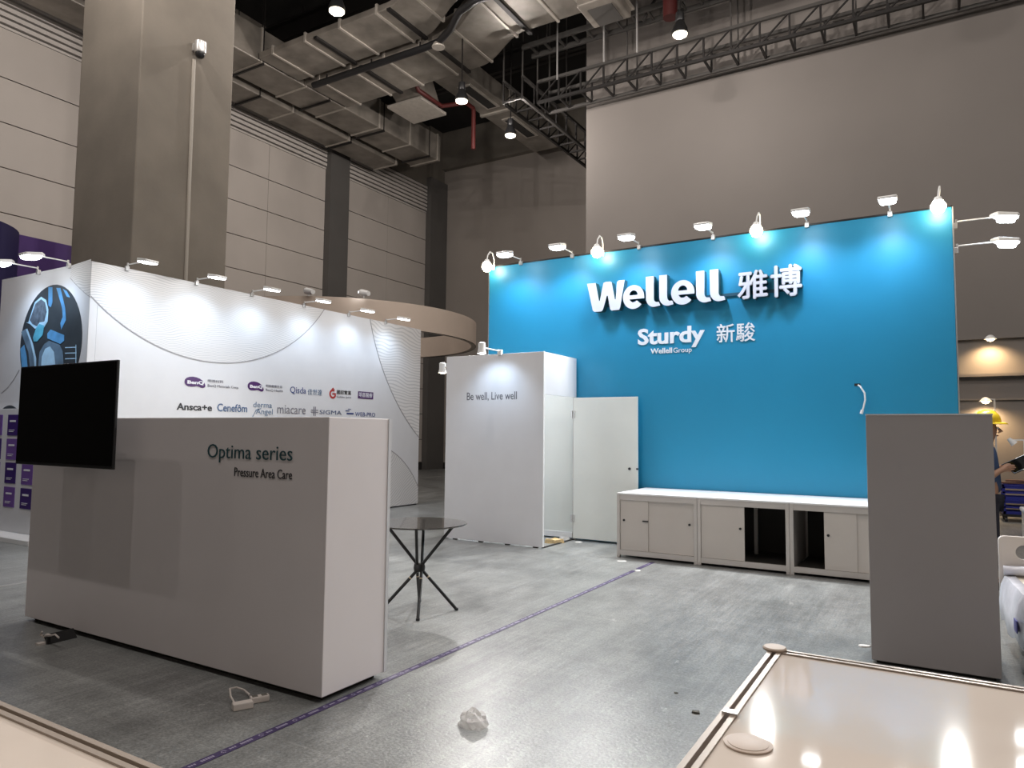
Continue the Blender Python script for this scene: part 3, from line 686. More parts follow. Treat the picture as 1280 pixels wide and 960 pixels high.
# purple booth and its round tower behind the column
pb = thing('purple_booth', 'distant purple booth wall with a round navy tower', 'booth', (-13, 6, 0))
box('wall_board', (-13.15, 4.9, 0), (-13.0, 9.0, 4.716), booth_purple, pb)
MB().lathe([(1.2, 0), (1.2, 4.716)], (-13.48, 4.64, 0), 48).build('round_tower', booth_navy, pb, smooth=True)
# ring canopy
rc = thing('ring_canopy', 'large beige ring canopy floating above the logo wall end', 'canopy', (-12.95, 12.9, 0))
n = 72; ro, ri, za, zb2 = 3.43, 3.31, 3.68, 4.24
cxr, cyr = -12.80, 12.95
def rr(r, z): return [(cxr + r * math.cos(2 * PI * k / n), cyr + r * math.sin(2 * PI * k / n), z) for k in range(n)]
m = MB(); vs = rr(ro, za) + rr(ro, zb2) + rr(ri, zb2) + rr(ri, za); fs = []
for q in range(4):
    for k in range(n): fs.append((q * n + k, q * n + (k + 1) % n, ((q + 1) % 4) * n + (k + 1) % n, ((q + 1) % 4) * n + k))
m.add(vs, fs).build('fascia', ring_m, rc, smooth=True)
MB().rings([rr(ro - .005, za - .012), rr(ro - .005, za)], False).build('rim', dark_gap, rc)
for a in (150, 210, 270): box('post', (cxr + 3.37 * math.cos(math.radians(a)) - .06, cyr + 3.37 * math.sin(math.radians(a)) - .06, 0), (cxr + 3.37 * math.cos(math.radians(a)) + .06, cyr + 3.37 * math.sin(math.radians(a)) + .06, za), white, rc)
for a, lab in ((-20, 'lit'), (-48, 'dim')):
    r_ = P(455, 371, 2, zb2) if lab == 'lit' else P(386, 369, 2, zb2)
    t = thing('rim_spotlight', 'small %s spotlight standing on the rim of the ring canopy' % lab, 'spotlight', tuple(r_), 'spotlights on the ring canopy')
    MB().tube([r_ + Vector((0, 0, -.02)), r_ + Vector((0, 0, .12))], .02, 8).build('stem', light_body, t)
    MB().tube([r_ + Vector((-.10, .02, .10)), r_ + Vector((.14, -.02, .05))], [.07, .05], 10).build('head', light_body, t)
    MB().tube([r_ + Vector((-.10, .02, .10)), r_ + Vector((-.13, .025, .105))], [.06, .05], 10).build('lens', lens_cool if lab == 'lit' else light_body, t)

# white poster stand
ps = thing('poster_stand', 'white stand with a grid of purple posters at the left edge', 'display stand', (-10.9, 4.8, 0))
box('board', (-12.2, 4.86, .10), (-9.99, 4.93, 1.768), white, ps, bevel=.004)
MB().prism([(4.86, .10), (4.72, .07), (4.70, .06), (4.70, 0), (4.93, 0), (4.93, .10)], lambda u, v, d: (-12.2 + d, u, v), 2.24).build('base', white_gloss, ps, bevel=.004)
k = 0
for ri_, (za_, zb_) in enumerate(((1.685, 1.40), (1.355, 1.07), (1.03, .75), (.70, .43))):
    for ci, xa in enumerate((-11.90, -11.46, -11.01, -10.56)):
        mdark = (ri_ + ci) % 2 == 0
        pz = box('poster', (xa, 4.852, zb_), (xa + .29, 4.86, za_), purple_dk if mdark else purple_lt, ps)
        q = MB().box((xa + .06, 4.849, za_ - .10), (xa + .22, 4.853, za_ - .075)).box((xa + .05, 4.849, zb_ + .07), (xa + .20, 4.853, zb_ + .078)).box((xa + .05, 4.849, zb_ + .05), (xa + .17, 4.853, zb_ + .058))
        q.build('print_lines', print_white, pz)

# ------------------------------------------------------------------ counter wall with the television
KX0, KX1, KY0, KY1, KZ = -6.165, -2.942, 2.913, 3.445, 1.58
ct = thing('counter_wall', 'pale boxy counter wall lettered with a product series title', 'counter', ((KX0 + KX1) / 2, KY0, 0))
box('body', (KX0, KY0, .035), (KX1, KY1, KZ), mat('counter_board', (.84, .79, .795), .5, noise=.02, nscale=2), ct, bevel=.004)
box('plinth', (KX0 + .05, KY0 + .05, 0), (KX1 - .05, KY1 - .05, .035), dark_gap, ct)
box('end_strip', (KX1, KY1 - .025, .035), (KX1 + .006, KY1, KZ), white, ct)
FK = FACE_Y(KY0)
print_on('lettering', ink_teal, ct, FK, (-4.0, 1.412), (-3.228, 1.297), 'Optima series', depth=.004, off=-.006)
print_on('lettering', ink, ct, FK, (-3.735, 1.272), (-3.226, 1.217), 'Pressure Area Care', depth=.003, off=-.004)
tv = thing('television', 'large black flat television hung on the pale counter wall', 'television', (-5.4, KY0, 1.6))
T0, T1, TZ0, TZ1, TY = -6.03, -4.735, 1.229, 1.969, 2.725
box('casing', (T0, TY, TZ0), (T1, TY + .02, TZ1), black, tv, bevel=.004)
screen = mat('tv_glass', (.004, .004, .004), .06, spec=.45)
box('screen', (T0 + .012, TY - .003, TZ0 + .022), (T1 - .012, TY, TZ1 - .012), screen, tv)
MB().box((T0 + .4, TY + .02, TZ0 + .12), (T1 - .4, TY + .09, TZ1 - .25)).build('back_housing', black, tv)
MB().box((-5.6, TY + .09, 1.30), (-5.5, KY0, 1.55)).box((-5.3, TY + .09, 1.30), (-5.2, KY0, 1.55)).build('wall_bracket', steel_black, tv)

# right grey panel counter
rp = thing('panel_counter', 'plain grey panel counter in front of the cabinets at right', 'counter', (-.04, 5.381, 0))
box('body', (-.408, 5.381, .02), (.308, 5.92, 1.642), mat('panel_grey', (.40, .375, .375), .5, noise=.02, nscale=2), rp, bevel=.003)
box('top_board', (-.410, 5.379, 1.642), (.310, 5.922, 1.652), white, rp)
box('plinth', (-.38, 5.41, 0), (.28, 5.9, .02), dark_gap, rp)

# ------------------------------------------------------------------ glass table
hub = fl_ = None
gx, gy = -3.777, 4.826
gt = thing('glass_table', 'round smoked glass table on crossed black rod legs behind the counter', 'table', (gx, gy, 0))
gm = bpy.data.materials.new('smoked_glass'); gm.use_nodes = True
b = gm.node_tree.nodes['Principled BSDF']; b.inputs['Base Color'].default_value = (.42, .40, .38, 1); b.inputs['Roughness'].default_value = .04; b.inputs['Transmission Weight'].default_value = .92; b.inputs['IOR'].default_value = 1.3
GT = .735
MB().lathe([(.393, GT - .012), (.40, GT - .006), (.393, GT)], (gx, gy, 0), 48).build('tabletop', gm, gt, smooth=True)
hz = .36
for a in (-54, 36, 126, 216):
    d = Vector((math.cos(math.radians(a)), math.sin(math.radians(a)), 0))
    side = Vector((-d.y, d.x, 0)) * .02
    pts = [Vector((gx, gy, 0)) + d * .317 + Vector((0, 0, .008)) + side * .3, Vector((gx, gy, hz)) + side, Vector((gx, gy, GT - .014)) - d * .29 + side]
    lg = MB().tube([pts[0], pts[1]], .0135, 10).tube([pts[1], pts[2]], .0135, 10).build('leg', steel_black, gt, smooth=True)
    MB().tube([pts[0] - Vector((0, 0, .006)), pts[0] + Vector((0, 0, .012))], .016, 10).build('foot_cap', black, lg)
    q = pts[1].lerp(pts[0], .22); MB().tube([q, q + (pts[0] - pts[1]).normalized() * .012], .0142, 10).build('brass_band', mat('brass', (.45, .36, .25), .35, .8), lg)
MB().lathe([(.02, -.035), (.045, -.03), (.05, 0), (.045, .03), (.02, .035)], (gx, gy, hz), 16).build('hub', steel_black, gt, smooth=True)

# ------------------------------------------------------------------ near tables
def near_table(x0, x1, y0, y1, label, z=1.0, caps=()):
    t = thing('display_table', label, 'table', ((x0 + x1) / 2, (y0 + y1) / 2, 0), 'system tables by the camera')
    box('tabletop', (x0 + .028, y0 + .028, z - .016), (x1 - .028, y1 - .028, z - .004), mat('table_laminate', (.66, .585, .52), .055, spec=.22, noise=.04, nscale=3), t)
    for a, b, c, d in ((x0, y0 + .03, x0 + .03, y1 - .03), (x1 - .03, y0 + .03, x1, y1 - .03)):
        m = MB().box((a, b, z - .05), (a + .011, d, z)).box((a + .019, b, z - .05), (c, d, z)).box((a, b, z - .05), (c, d, z - .012)); m.build('edge_rail', mat('rail_beige', (.34, .285, .24), .4, .2), t, bevel=.001)
    for a, b, c, d in ((x0 + .03, y0, x1 - .03, y0 + .03), (x0 + .03, y1 - .03, x1 - .03, y1)):
        m = MB().box((a, b, z - .05), (c, b + .011, z)).box((a, b + .019, z - .05), (c, d, z)).box((a, b, z - .05), (c, d, z - .012)); m.build('edge_rail', MATS['rail_beige'], t, bevel=.001)
    for x in (x0 + .012, x1 - .012):
        for y in (y0 + .012, y1 - .012):
            po = MB().tube([(x, y, 0), (x, y, z)], .02, 12).build('post', alu_paint, t, smooth=True)
            MB().lathe([(.026, z), (.027, z + .004), (.024, z + .007), (.01, z + .008)], (x, y, 0), 24).build('post_cap', mat('cap_beige', (.46, .37, .30), .5), po, smooth=True)
    for a, b, c, d in ((x0 + .03, y0 + .008, x1 - .03, y0 + .014), (x0 + .03, y1 - .014, x1 - .03, y1 - .008), (x0 + .008, y0 + .03, x0 + .014, y1 - .03), (x1 - .014, y0 + .03, x1 - .008, y1 - .03)):
        box('side_panel', (a, b, .06), (c, d, z - .05), cream, t)
    return t
nt1 = near_table(-.350, .66, .80, 1.79, 'glossy cream display table with a loose disc at the lower right')
box('edge_clip', (-.345, 1.325, 1.0), (-.318, 1.343, 1.004), alu, nt1)
near_table(-1.545, -.54, -.32, .672, 'cream display table with an empty top at the lower left corner')
t = thing('plastic_disc', 'loose round beige plastic disc lying on the glossy table', 'disc', (-.277, 1.226, .996))
MB().lathe([(.0385, 0), (.0385, .0025), (.037, .0032), (.01, .0033)], (-.277, 1.226, .9965), 40).build('plate', mat('disc_beige', (.50, .40, .33), .5), t, smooth=True)
MB().lathe([(.032, 0), (.032, .0006), (.031, .0009), (.005, .0009)], (-.277, 1.226, .9998), 40).build('raised_face', MATS['disc_beige'], t, smooth=True)

t = thing('added_stand_lamp', 'added tall lamp on a stand, out of view, brightening the near tables', 'lamp', (-.75, -.95, 0))  # added lamp, never in view, there to brighten the near tabletops
MB().lathe([(.20, 0), (.20, .02), (.03, .035)], (-.75, -.95, 0), 24).build('base', black, t, smooth=True)
MB().tube([(-.75, -.95, .03), (-.75, -.95, 2.9)], .015, 10).build('pole', steel_black, t, smooth=True)
MB().tube([(-.75, -.95, 2.88), (-.75, -.62, 2.95)], .012, 8).build('arm', steel_black, t)
MB().lathe([(.03, .10), (.06, .08), (.11, .0), (.10, .0), (.05, .06)], (-.75, -.60, 2.86), 20).build('shade', light_body, t, smooth=True)
MB().lathe([(.04, .05), (.06, .02), (.04, -.01), (.01, -.02)], (-.75, -.60, 2.86), 16).build('bulb', emit('wall_bulb', (1.0, .78, .45), 9.0), t, smooth=True)
light('SPOT', 'added_stand_light', (0, .35, 2.82), 42, (1.0, .88, .76), t, aim=(.14, .42, -1), spot_size=math.radians(92), spot_blend=.8, shadow_soft_size=.06)

# ------------------------------------------------------------------ purple floor tape
tape_m = mat('tape_purple', (.045, .028, .095), .5, noise=.08, nscale=12)
tp = thing('floor_tape', 'purple printed tape stuck along the floor past the counter corner', 'tape', (-2.895, 3, 0))
MB().box((-2.92, -1.5, .0005), (-2.872, 7.50, .0025)).build('strip', tape_m, tp)
MB().box((-2.92, 7.62, .0005), (-2.872, 8.12, .0025)).build('strip', tape_m, tp)
tape_ink = mat('tape_print', (.30, .27, .38), .5)
mm = MB(); y = -1.4
i = 0
while y < 8.0:
    if not 7.4 < y < 7.66:
        for k in range(8):
            a = 2 * PI * k / 8
            if k != 1: mm.box((-2.896 + .011 * math.cos(a) - .003, y + .011 * math.sin(a) - .003, .0026), (-2.896 + .011 * math.cos(a) + .003, y + .011 * math.sin(a) + .003, .0031))
        for q0, q1, w in ((.032, .042, .008), (.046, .055, .008), (.059, .068, .008), (.095, .104, .010), (.107, .117, .010), (.120, .128, .010), (.131, .142, .010), (.145, .152, .010), (.155, .163, .010)):
            mm.box((-2.896 - w, y + q0, .0026), (-2.896 + w * .7, y + q1, .0031))
    y += .215
mm.build('tape_print', tape_ink, tp, kind='stuff')

# ------------------------------------------------------------------ small things on the floor
def F(u, v): p = P(u, v, 2, 0); return Vector((p.x, p.y, 0))
plug_w = mat('plug_ivory', (.70, .64, .60), .5)
a, c = F(303, 886), F(319, 878)
t = thing('power_strip', 'ivory two piece socket strip with a looped cord by the counter', 'socket', tuple(F(308, 884)))
def rbox(cn, l, w, h, ang, z0=0):
    q = Matrix.Translation(cn) @ Matrix.Rotation(ang, 4, 'Z'); m = MB().box((-l / 2, -w / 2, z0), (l / 2, w / 2, z0 + h)); m.v = [tuple(q @ Vector(p)) for p in m.v]; return m
ang = math.radians(62)
rbox(a, .105, .048, .038, ang).build('socket_block', plug_w, t, bevel=.006)
s2 = rbox(c + Vector((.01, .02, 0)), .10, .045, .034, ang).build('socket_block', plug_w, t, bevel=.006)
for k in (-.025, .025):
    q = c + Vector((.01, .02, 0)) + Vector((math.cos(ang), math.sin(ang), 0)) * k
    m = rbox(q + Vector((.0, 0, .034)), .03, .03, .001, ang); m.build('socket_face', mat('socket_grey', (.16, .15, .13), .5), s2)
MB().tube([F(293, 884) + Vector((0, 0, .02)), F(288, 877) + Vector((0, 0, .03)), F(287, 870) + Vector((0, 0, .04)), F(295, 866) + Vector((0, 0, .03)), F(305, 867) + Vector((0, 0, .02)), F(312, 873) + Vector((0, 0, .02))], .0055, 8).build('cord', plug_w, t, smooth=True)
t = thing('scrap_tray', 'black bent scrap tray with a white cable lying by the counter foot', 'scrap', tuple(F(80, 800)))
e = F(60, 806); f = F(97, 797)
v1 = (f - e); nrm = Vector((-v1.y, v1.x, 0)).normalized()
MB().rings([[e, e + nrm * .012, e + nrm * .07 + Vector((0, 0, .055)), e + nrm * .055 + Vector((0, 0, .06))], [f, f + nrm * .012, f + nrm * .07 + Vector((0, 0, .055)), f + nrm * .055 + Vector((0, 0, .06))]]).build('plate', black, t, bevel=.002)
MB().box(e + nrm * .03 + Vector((0, 0, 0)), e + nrm * .03 + Vector((.02, .02, .05))).build('support', black, t)
h = e + nrm * .08
MB().tube([h + Vector((.0, .0, .08)), h + Vector((-.02, .0, .055)), h + Vector((.01, .01, .045)), h + Vector((.05, .01, .06)), h + Vector((.10, .01, .065)), h + Vector((.17, .0, .085)), h + Vector((.22, 0, .07))], [.006, .007, .010, .012, .007, .006, .006], 8).build('cable', plug_w, t, smooth=True)
MB().box(F(44, 806) + Vector((0, 0, 0)), F(58, 805) + Vector((0, .012, .012))).build('chip', plug_w, t)
# crumpled clear plastic
bm = bmesh.new(); bmesh.ops.create_icosphere(bm, subdivisions=3, radius=1)
from mathutils import noise as mn
for v in bm.verts:
    n_ = v.co.normalized()
    k = .72 + .55 * abs(mn.noise(n_ * 2.2 + Vector((3, 1, 7)))) + .10 * abs(mn.noise(n_ * 5.5)) + (.12 if n_.z < -.2 else 0)
    v.co = Vector((n_.x * .082 * k, n_.y * .070 * k, max(-.028, n_.z * .060 * k)))
me = bpy.data.meshes.new('plastic_wrap'); bm.to_mesh(me); bm.free()
pm = bpy.data.materials.new('clear_wrap'); pm.use_nodes = True; b = pm.node_tree.nodes['Principled BSDF']
b.inputs['Base Color'].default_value = (.80, .77, .74, 1); b.inputs['Roughness'].default_value = .15; b.inputs['Alpha'].default_value = .45; b.inputs['IOR'].default_value = 1.45
me.materials.append(pm); o = bpy.data.objects.new('plastic_wrap', me); COL.objects.link(o); q = F(591, 908); o.location = (q.x, q.y, .031)
tag(o, 'crumpled ball of clear plastic wrap alone on the open floor', 'wrapper')
scrap_y = mat('scrap_tan', (.55, .40, .20), .7, noise=.3, nscale=30); scrap_w = mat('scrap_white', (.75, .73, .70), .6); scrap_d = mat('scrap_dark', (.07, .065, .05), .7)
def scrap(name, label, u, v, l, w, h, ang, m, cat='scrap'):
    q = F(u, v); r_ = random.Random(int(u * 7 + v))
    mb = MB(); n = 9
    top = []; bot = []
    for i in range(n):
        a_ = 2 * PI * i / n; k = r_.uniform(.7, 1.1)
        x, y_ = l / 2 * k * math.cos(a_), w / 2 * k * math.sin(a_)
        x, y_ = x * math.cos(ang) - y_ * math.sin(ang), x * math.sin(ang) + y_ * math.cos(ang)
        bot.append((q.x + x, q.y + y_, .0005)); top.append((q.x + x * .9, q.y + y_ * .9, h * r_.uniform(.5, 1)))
    return tag(mb.rings([bot, top]).build(name, m), label, cat)
scrap('packing_scrap', 'crumpled tan packing scrap in the closet doorway', 692, 678.5, .28, .16, .07, .5, scrap_y)
scrap('paper_scrap', 'white paper roll lying at the closet door post', 706, 674.5, .20, .10, .05, .3, scrap_w)
scrap('paper_scrap', 'small white paper flake in front of the open closet door', 724, 678, .12, .06, .01, .2, scrap_w)
scrap('paper_scrap', 'white paper flake at the left foot of the cabinet row', 777, 701.5, .12, .05, .006, .4, scrap_w)
scrap('tape_scrap', 'white tape scrap on the gap in the purple tape', 797, 713.5, .10, .06, .006, 1.2, scrap_w)
scrap('dirt_clump', 'dark scrap on the floor left of the glossy table', 870, 891, .05, .045, .012, .3, scrap_d)
scrap('dirt_clump', 'tiny dark crumb on the floor above the larger dark scrap', 845, 866.5, .03, .02, .006, .3, scrap_d)
scrap('paper_scrap', 'white flake on the floor at the foot of the grey panel', 1080, 808, .09, .06, .01, .3, scrap_w)

# ------------------------------------------------------------------ hospital bed at the right edge
bed = thing('hospital_bed', 'white hospital bed under plastic sheeting beside the grey panel', 'bed', (.385, 6.62, 0))
bm_ = mat('bed_plastic', (.62, .57, .53), .35); sheet_m = mat('plastic_sheet', (.66, .67, .74), .25, noise=.12, nscale=6, bump=.5, bscale=7)
mattress_m = mat('mattress_cream', (.66, .60, .50), .6, noise=.06, nscale=8, bump=.3, bscale=30)
bl = Vector((.385, 6.62, 0))
def B(x, y, z): return bl + Vector((x, y, z))
# head board with an oval hand hole
zt_, zb_, wd = .755, .30, .92
outl = [(0, zb_), (wd, zb_), (wd, zt_ - .06)] + arc(wd - .06, zt_ - .06, .06, .06, 0, 90, 6)[1:] + arc(.04, zt_ - .04, .04, .04, 90, 180, 6)
hole = [(.16 + .055 * math.cos(2 * PI * k / 20) + (.09 if math.cos(2 * PI * k / 20) > 0 else 0), .64 + .055 * math.sin(2 * PI * k / 20)) for k in range(20)]
me = curve_mesh(splines=[outl, hole])
for v in me.vertices: v.co = Vector((v.co.x, -.045 * v.co.z, v.co.y))
me.materials.append(bm_); me.name = 'headboard'; o = bpy.data.objects.new('headboard', me); COL.objects.link(o); o.parent = bed
MB().box(B(.03, -2.0, .26), B(.89, -.03, .34)).build('bed_frame', bm_, bed, bevel=.01)
for x in (.08, .80):
    for y in (-.15, -1.85):
        lg = MB().box(B(x, y - .03, .10), B(x + .05, y + .03, .27)).build('leg', alu, bed)
        MB().tube([B(x + .01, y, .055), B(x + .05, y, .055)], .055, 16).build('caster', black, lg, smooth=True)
MB().box(B(.04, -1.95, .34), B(.88, -.04, .46)).build('mattress', mattress_m, bed, bevel=.03)
MB().tube([B(.02, -.06, .505), B(.25, -.08, .515), B(.60, -.07, .51), B(.90, -.06, .505)], .035, 10).build('sheet_roll', sheet_m, bed, smooth=True)
ng = 18; rows = []
for i in range(ng + 1):
    y_ = -.05 - 1.95 * i / ng
    w_ = .012 * math.sin(i * 1.9) + .01 * math.sin(i * 4.3)
    rows.append([B(.09, y_, .468), B(.03 + w_ * .4, y_, .462), B(.005 + w_, y_, .40), B(-.01 + w_ * 1.6, y_, .28 + .02 * math.sin(i)), B(.0 + w_ * 2, y_, .13 + .03 * math.sin(i * 1.3))])
vs = [p for r_ in rows for p in r_]; fs = [(i * 5 + j, i * 5 + j + 1, (i + 1) * 5 + j + 1, (i + 1) * 5 + j) for i in range(ng) for j in range(4)]
o = MB().add(vs, fs).build('plastic_sheet', sheet_m, bed, smooth=True)
md = o.modifiers.new('thick', 'SOLIDIFY'); md.thickness = .004; md.offset = 1
box('side_label', B(-.024, -.84, .22), B(-.018, -.74, .30), mat('label_violet', (.10, .10, .36), .5), bed)
bed.rotation_euler = (0, 0, math.radians(4.0))

# ------------------------------------------------------------------ worker behind the panel
def skin_mesh(name, nodes, edges, m, parent, root=0, sub=2):
    me = bpy.data.meshes.new(name); me.from_pydata([n_[:3] for n_ in nodes], edges, [])
    o = bpy.data.objects.new(name, me); COL.objects.link(o); o.parent = parent
    sk = o.modifiers.new('skin', 'SKIN'); sk.use_smooth_shade = True
    for i, d in enumerate(me.skin_vertices[0].data):
        r_ = nodes[i][3]; d.radius = (r_, nodes[i][4] if len(nodes[i]) > 4 else r_); d.use_root = (i == root)
    sb_ = o.modifiers.new('smooth', 'SUBSURF'); sb_.levels = sub; sb_.render_levels = sub
    me.materials.append(m); return o
skin_m = mat('skin_tone', (.42, .24, .16), .5, noise=.05, nscale=10)
shirt_m = mat('shirt_blue', (.045, .085, .19), .8, noise=.1, nscale=12); trou_m = mat('trousers_dark', (.018, .018, .03), .8, noise=.1, nscale=12)
wk = thing('person', 'worker in a yellow hard hat and blue shirt holding a dark tablet', 'person', (.43, 8.7, 0))
N = [(0, 0, .93, .12), (0, 0, 1.08, .11), (.01, 0, 1.27, .125), (.0, 0, 1.40, .075), (.015, 0, 1.455, .05), (.03, 0, 1.52, .068), (.03, 0, 1.59, .088), (.02, 0, 1.655, .072)]
Ed = [(0, 1), (1, 2), (2, 3), (3, 4), (4, 5), (5, 6), (6, 7)]
def chain(start, pts):
    k = start
    for p in pts: N.append(p); Ed.append((k, len(N) - 1)); k = len(N) - 1
    return k
for s in (-1, 1):
    chain(0, [(.0, s * .095, .86, .088), (.02, s * .10, .50, .058), (.0, s * .105, .12, .040), (.03, s * .105, .06, .042), (.17, s * .12, .035, .03)])
    hnd = chain(2, [(0, s * .16, 1.36, .058), (-.02, s * .215, 1.24, .047), (.0, s * .225, 1.10, .040), (.05, s * .18, 1.135, .034), (.115, s * .125, 1.18, .026), (.150, s * .105, 1.20, .030)])
    for j in range(4):
        dz = .024 - .016 * j; L_ = (.075, .085, .08, .062)[j]
        chain(hnd, [(.170, s * .095, 1.20 + dz, .011), (.170 + L_ * .5, s * .088, 1.198 + dz * 1.2, .0095), (.170 + L_ * .85, s * .070, 1.196 + dz * 1.2, .008)])
    chain(hnd, [(.150, s * .085, 1.228, .012), (.180, s * .062, 1.238, .010), (.203, s * .05, 1.236, .009)])
skin_mesh('body', N, Ed, skin_m, wk)
skin_mesh('shirt', [(0, 0, .90, .145), (0, 0, 1.08, .132), (.01, 0, 1.27, .145), (0, 0, 1.40, .085)] + [(0, s * .165, 1.36, .072) for s in (-1, 1)] + [(-.02, s * .217, 1.22, .062) for s in (-1, 1)] + [(-.005, s * .224, 1.16, .060) for s in (-1, 1)],
          [(0, 1), (1, 2), (2, 3), (2, 4), (2, 5), (4, 6), (5, 7), (6, 8), (7, 9)], shirt_m, wk)
skin_mesh('trousers', [(0, 0, .95, .135), (0, .095, .85, .10), (.02, .10, .50, .075), (0, .105, .10, .062), (0, -.095, .85, .10), (.02, -.10, .50, .075), (0, -.105, .10, .062)],
          [(0, 1), (1, 2), (2, 3), (0, 4), (4, 5), (5, 6)], trou_m, wk)
wo = Vector((.43, 8.7, 0))
for s in (-1, 1):
    MB().rings([[wo + Vector((x, s * .11 + y_ * w, z)) for y_, z in ((-1, 0), (1, 0), (.9, h_), (-.9, h_))] for x, w, h_ in ((-.09, .035, .09), (0, .045, .10), (.10, .05, .065), (.19, .045, .05), (.225, .02, .035))]).build('shoe', black, wk, bevel=.01)
    MB().lathe([(.002, .010), (.010, .006), (.012, 0), (.010, -.006), (.002, -.010)], wo + Vector((.108, s * .032, 1.60)), 12).build('eye', white_gloss, wk, smooth=True)
    MB().lathe([(.002, .03), (.012, .02), (.014, 0), (.010, -.02), (.002, -.03)], wo + Vector((.01, s * .088, 1.585)), 10).build('ear', skin_m, wk, smooth=True)
MB().tube([wo + Vector((.105, 0, 1.605)), wo + Vector((.138, 0, 1.562)), wo + Vector((.11, 0, 1.552))], [.010, .016, .010], 10).build('nose', skin_m, wk, smooth=True)
MB().tube([wo + Vector((.098, -.022, 1.522)), wo + Vector((.108, 0, 1.521)), wo + Vector((.098, .022, 1.522))], [.004, .007, .004], 8).build('mouth', mat('lip', (.30, .12, .09), .5), wk, smooth=True)
hy = mat('helmet_yellow', (.75, .52, .02), .3)
MB().lathe([(.122, 0), (.120, .04), (.106, .085), (.075, .122), (.03, .140), (.002, .142)], wo + Vector((.022, 0, 1.643)), 24).build('hard_hat', hy, wk, smooth=True)
MB().rings([[wo + Vector((.025 + r_ * math.cos(2 * PI * k / 28) + (.035 if math.cos(2 * PI * k / 28) > .2 else 0) * (r_ / .15), r_ * .92 * math.sin(2 * PI * k / 28), 1.636 + dz)) for k in range(28)] for r_, dz in ((.118, .018), (.136, .010), (.140, .001), (.118, .006))]).build('hat_brim', hy, wk, smooth=True)
# the tablet in the hands
tb = thing('tablet', 'dark tablet held out in both hands of the worker', 'tablet', (.715, 8.68, 1.22))
q = Matrix.Translation((.715, 8.68, 1.245)) @ Matrix.Rotation(math.radians(-12), 4, 'Y') @ Matrix.Rotation(math.radians(38), 4, 'X') @ Matrix.Rotation(math.radians(25), 4, 'Z')
m = MB().box((-.13, -.09, -.005), (.13, .09, .005)); m.v = [tuple(q @ Vector(p)) for p in m.v]; m.build('casing', black, tb, bevel=.003)
m = MB().box((-.12, -.08, .005), (.12, .08, .0062)); m.v = [tuple(q @ Vector(p)) for p in m.v]; m.build('screen', screen, tb)

# ------------------------------------------------------------------ crates and stuff far behind at right
crate_m = mat('crate_blue', (.012, .018, .20), .45, noise=.1, nscale=10)
def crate(label, x0, y0, z0, w, d, h):
    t = thing('crate', label, 'crate', (x0 + w / 2, y0 + d / 2, z0), 'blue plastic crates')
    th = .02
    MB().box((x0, y0, z0), (x0 + w, y0 + d, z0 + th)).build('bottom', crate_m, t)
    for a, b in (((x0, y0), (x0 + w, y0 + th)), ((x0, y0 + d - th), (x0 + w, y0 + d)), ((x0, y0), (x0 + th, y0 + d)), ((x0 + w - th, y0), (x0 + w, y0 + d))):
        for k in range(3): MB().box((a[0], a[1], z0 + .02 + k * h / 3), (b[0], b[1], z0 + k * h / 3 + h / 3 - .035)).build('slat', crate_m, t)
        MB().box((a[0] - .006, a[1] - .006, z0 + h - .03), (b[0] + .006, b[1] + .006, z0 + h)).build('rim', crate_m, t)
    for a in ((x0, y0), (x0 + w - .04, y0), (x0, y0 + d - .04), (x0 + w - .04, y0 + d - .04)): MB().box((a[0], a[1], z0), (a[0] + .04, a[1] + .04, z0 + h)).build('corner_post', crate_m, t)
    return t
cxr_ = 1.0; cy0_ = 15.55
trolley = thing('trolley', 'low dark flat trolley under the blue crates', 'trolley', (1.35, 15.8, 0))
MB().box((.98, 15.5, .10), (1.80, 16.15, .14)).build('deck', black, trolley)
for x in (1.02, 1.72):
    for y_ in (15.56, 16.05): MB().tube([(x, y_, .05), (x + .04, y_, .05)], .05, 12).build('wheel', black, trolley)
crate('lower blue plastic crate on the dark trolley behind the worker', 1.0, 15.55, .14, .62, .42, .26)
crate('upper blue plastic crate of the stack behind the worker', 1.0, 15.55, .40, .62, .42, .26)
brown = mat('scrap_brown', (.10, .05, .04), .7, noise=.2, nscale=10)
for k, (x, ang_, lab) in enumerate(((1.10, .35, 'left of two brown offcuts lying across the upper crate'), (1.25, -.2, 'right of two brown offcuts lying across the upper crate'))):
    q = Matrix.Translation((x + .15, 15.76, .69 + k * .035)) @ Matrix.Rotation(ang_, 4, 'Z'); m = MB().box((-.33, -.07, -.015), (.33, .07, .015)); m.v = [tuple(q @ Vector(p)) for p in m.v]
    tag(m.build('offcut', brown), lab, 'offcut', 'offcuts on the crate')
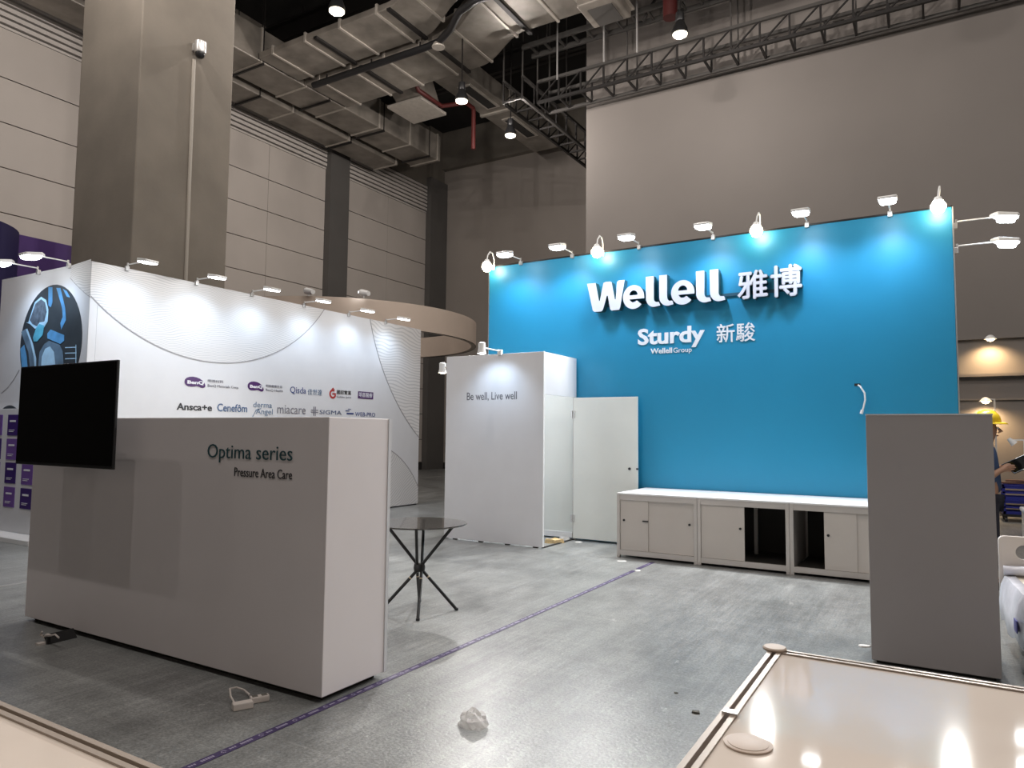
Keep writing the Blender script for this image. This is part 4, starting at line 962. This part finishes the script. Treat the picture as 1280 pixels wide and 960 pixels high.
wbx = thing('storage_bin', 'white lidded bin at the right edge beyond the bed', 'bin', (1.25, 12.1, 0))
MB().box((1.0, 11.9, 0), (1.5, 12.3, .48)).build('body', white_gloss, wbx, bevel=.02)
MB().box((.98, 11.88, .48), (1.52, 12.32, .54)).build('lid', white, wbx, bevel=.02)

# lamps at the beige wall
def wall_lamp(u, v, label, post):
    p = P(u, v, 1, BY - .30)
    t = thing('wall_lamp', label, 'lamp', tuple(p), 'warm lamps at the beige wall')
    MB().tube([(p.x, BY - .012, p.z + .06), (p.x, p.y, p.z + .06)], .012, 8).build('arm', light_body, t)
    MB().lathe([(.03, .08), (.06, .06), (.11, .0), (.10, .0), (.04, .05)], p, 16).build('shade', light_body, t, smooth=True)
    MB().lathe([(.05, .03), (.07, .0), (.05, -.03), (.01, -.045)], p, 14).build('bulb', emit('wall_bulb', (1.0, .78, .45), 9.0), t, smooth=True)
    if post: MB().bar((p.x + .14, p.y, 0), (p.x + .14, p.y, p.z + .05), .03).bar((p.x + .14, p.y, p.z + .04), (p.x, p.y, p.z + .05), .02).build('post', alu_paint, t)
    light('SPOT', 'wall_light', (0, 0, -.06), WALL_LAMP_W, (1.0, .68, .36), t, aim=(0, .35, -1), spot_size=math.radians(140), spot_blend=.8, shadow_soft_size=.05)
wall_lamp(1238, 424, 'upper warm lamp shining down the beige wall at right', False)
wall_lamp(1232, 502, 'lower warm lamp above the yellow hard hat at right', True)
p = P(1268, 550, 1, 12.6)
t = thing('clip_lamp', 'small unlit white clip lamp on a pole at the right edge', 'lamp', (p.x, p.y, 0))
MB().bar((p.x + .12, p.y, 0), (p.x + .12, p.y, p.z), .03).build('pole', light_body, t)
MB().bar((p.x - .04, p.y, p.z), (p.x + .13, p.y, p.z), .02).build('arm', light_body, t)
MB().tube([(p.x - .07, p.y, p.z + .02), (p.x + .0, p.y, p.z - .06)], [.025, .05], 10).build('head', light_body, t)
MB().lathe([(.18, 0), (.18, .02), (.02, .03)], (p.x + .12, p.y, 0), 16).build('base', light_body, t)
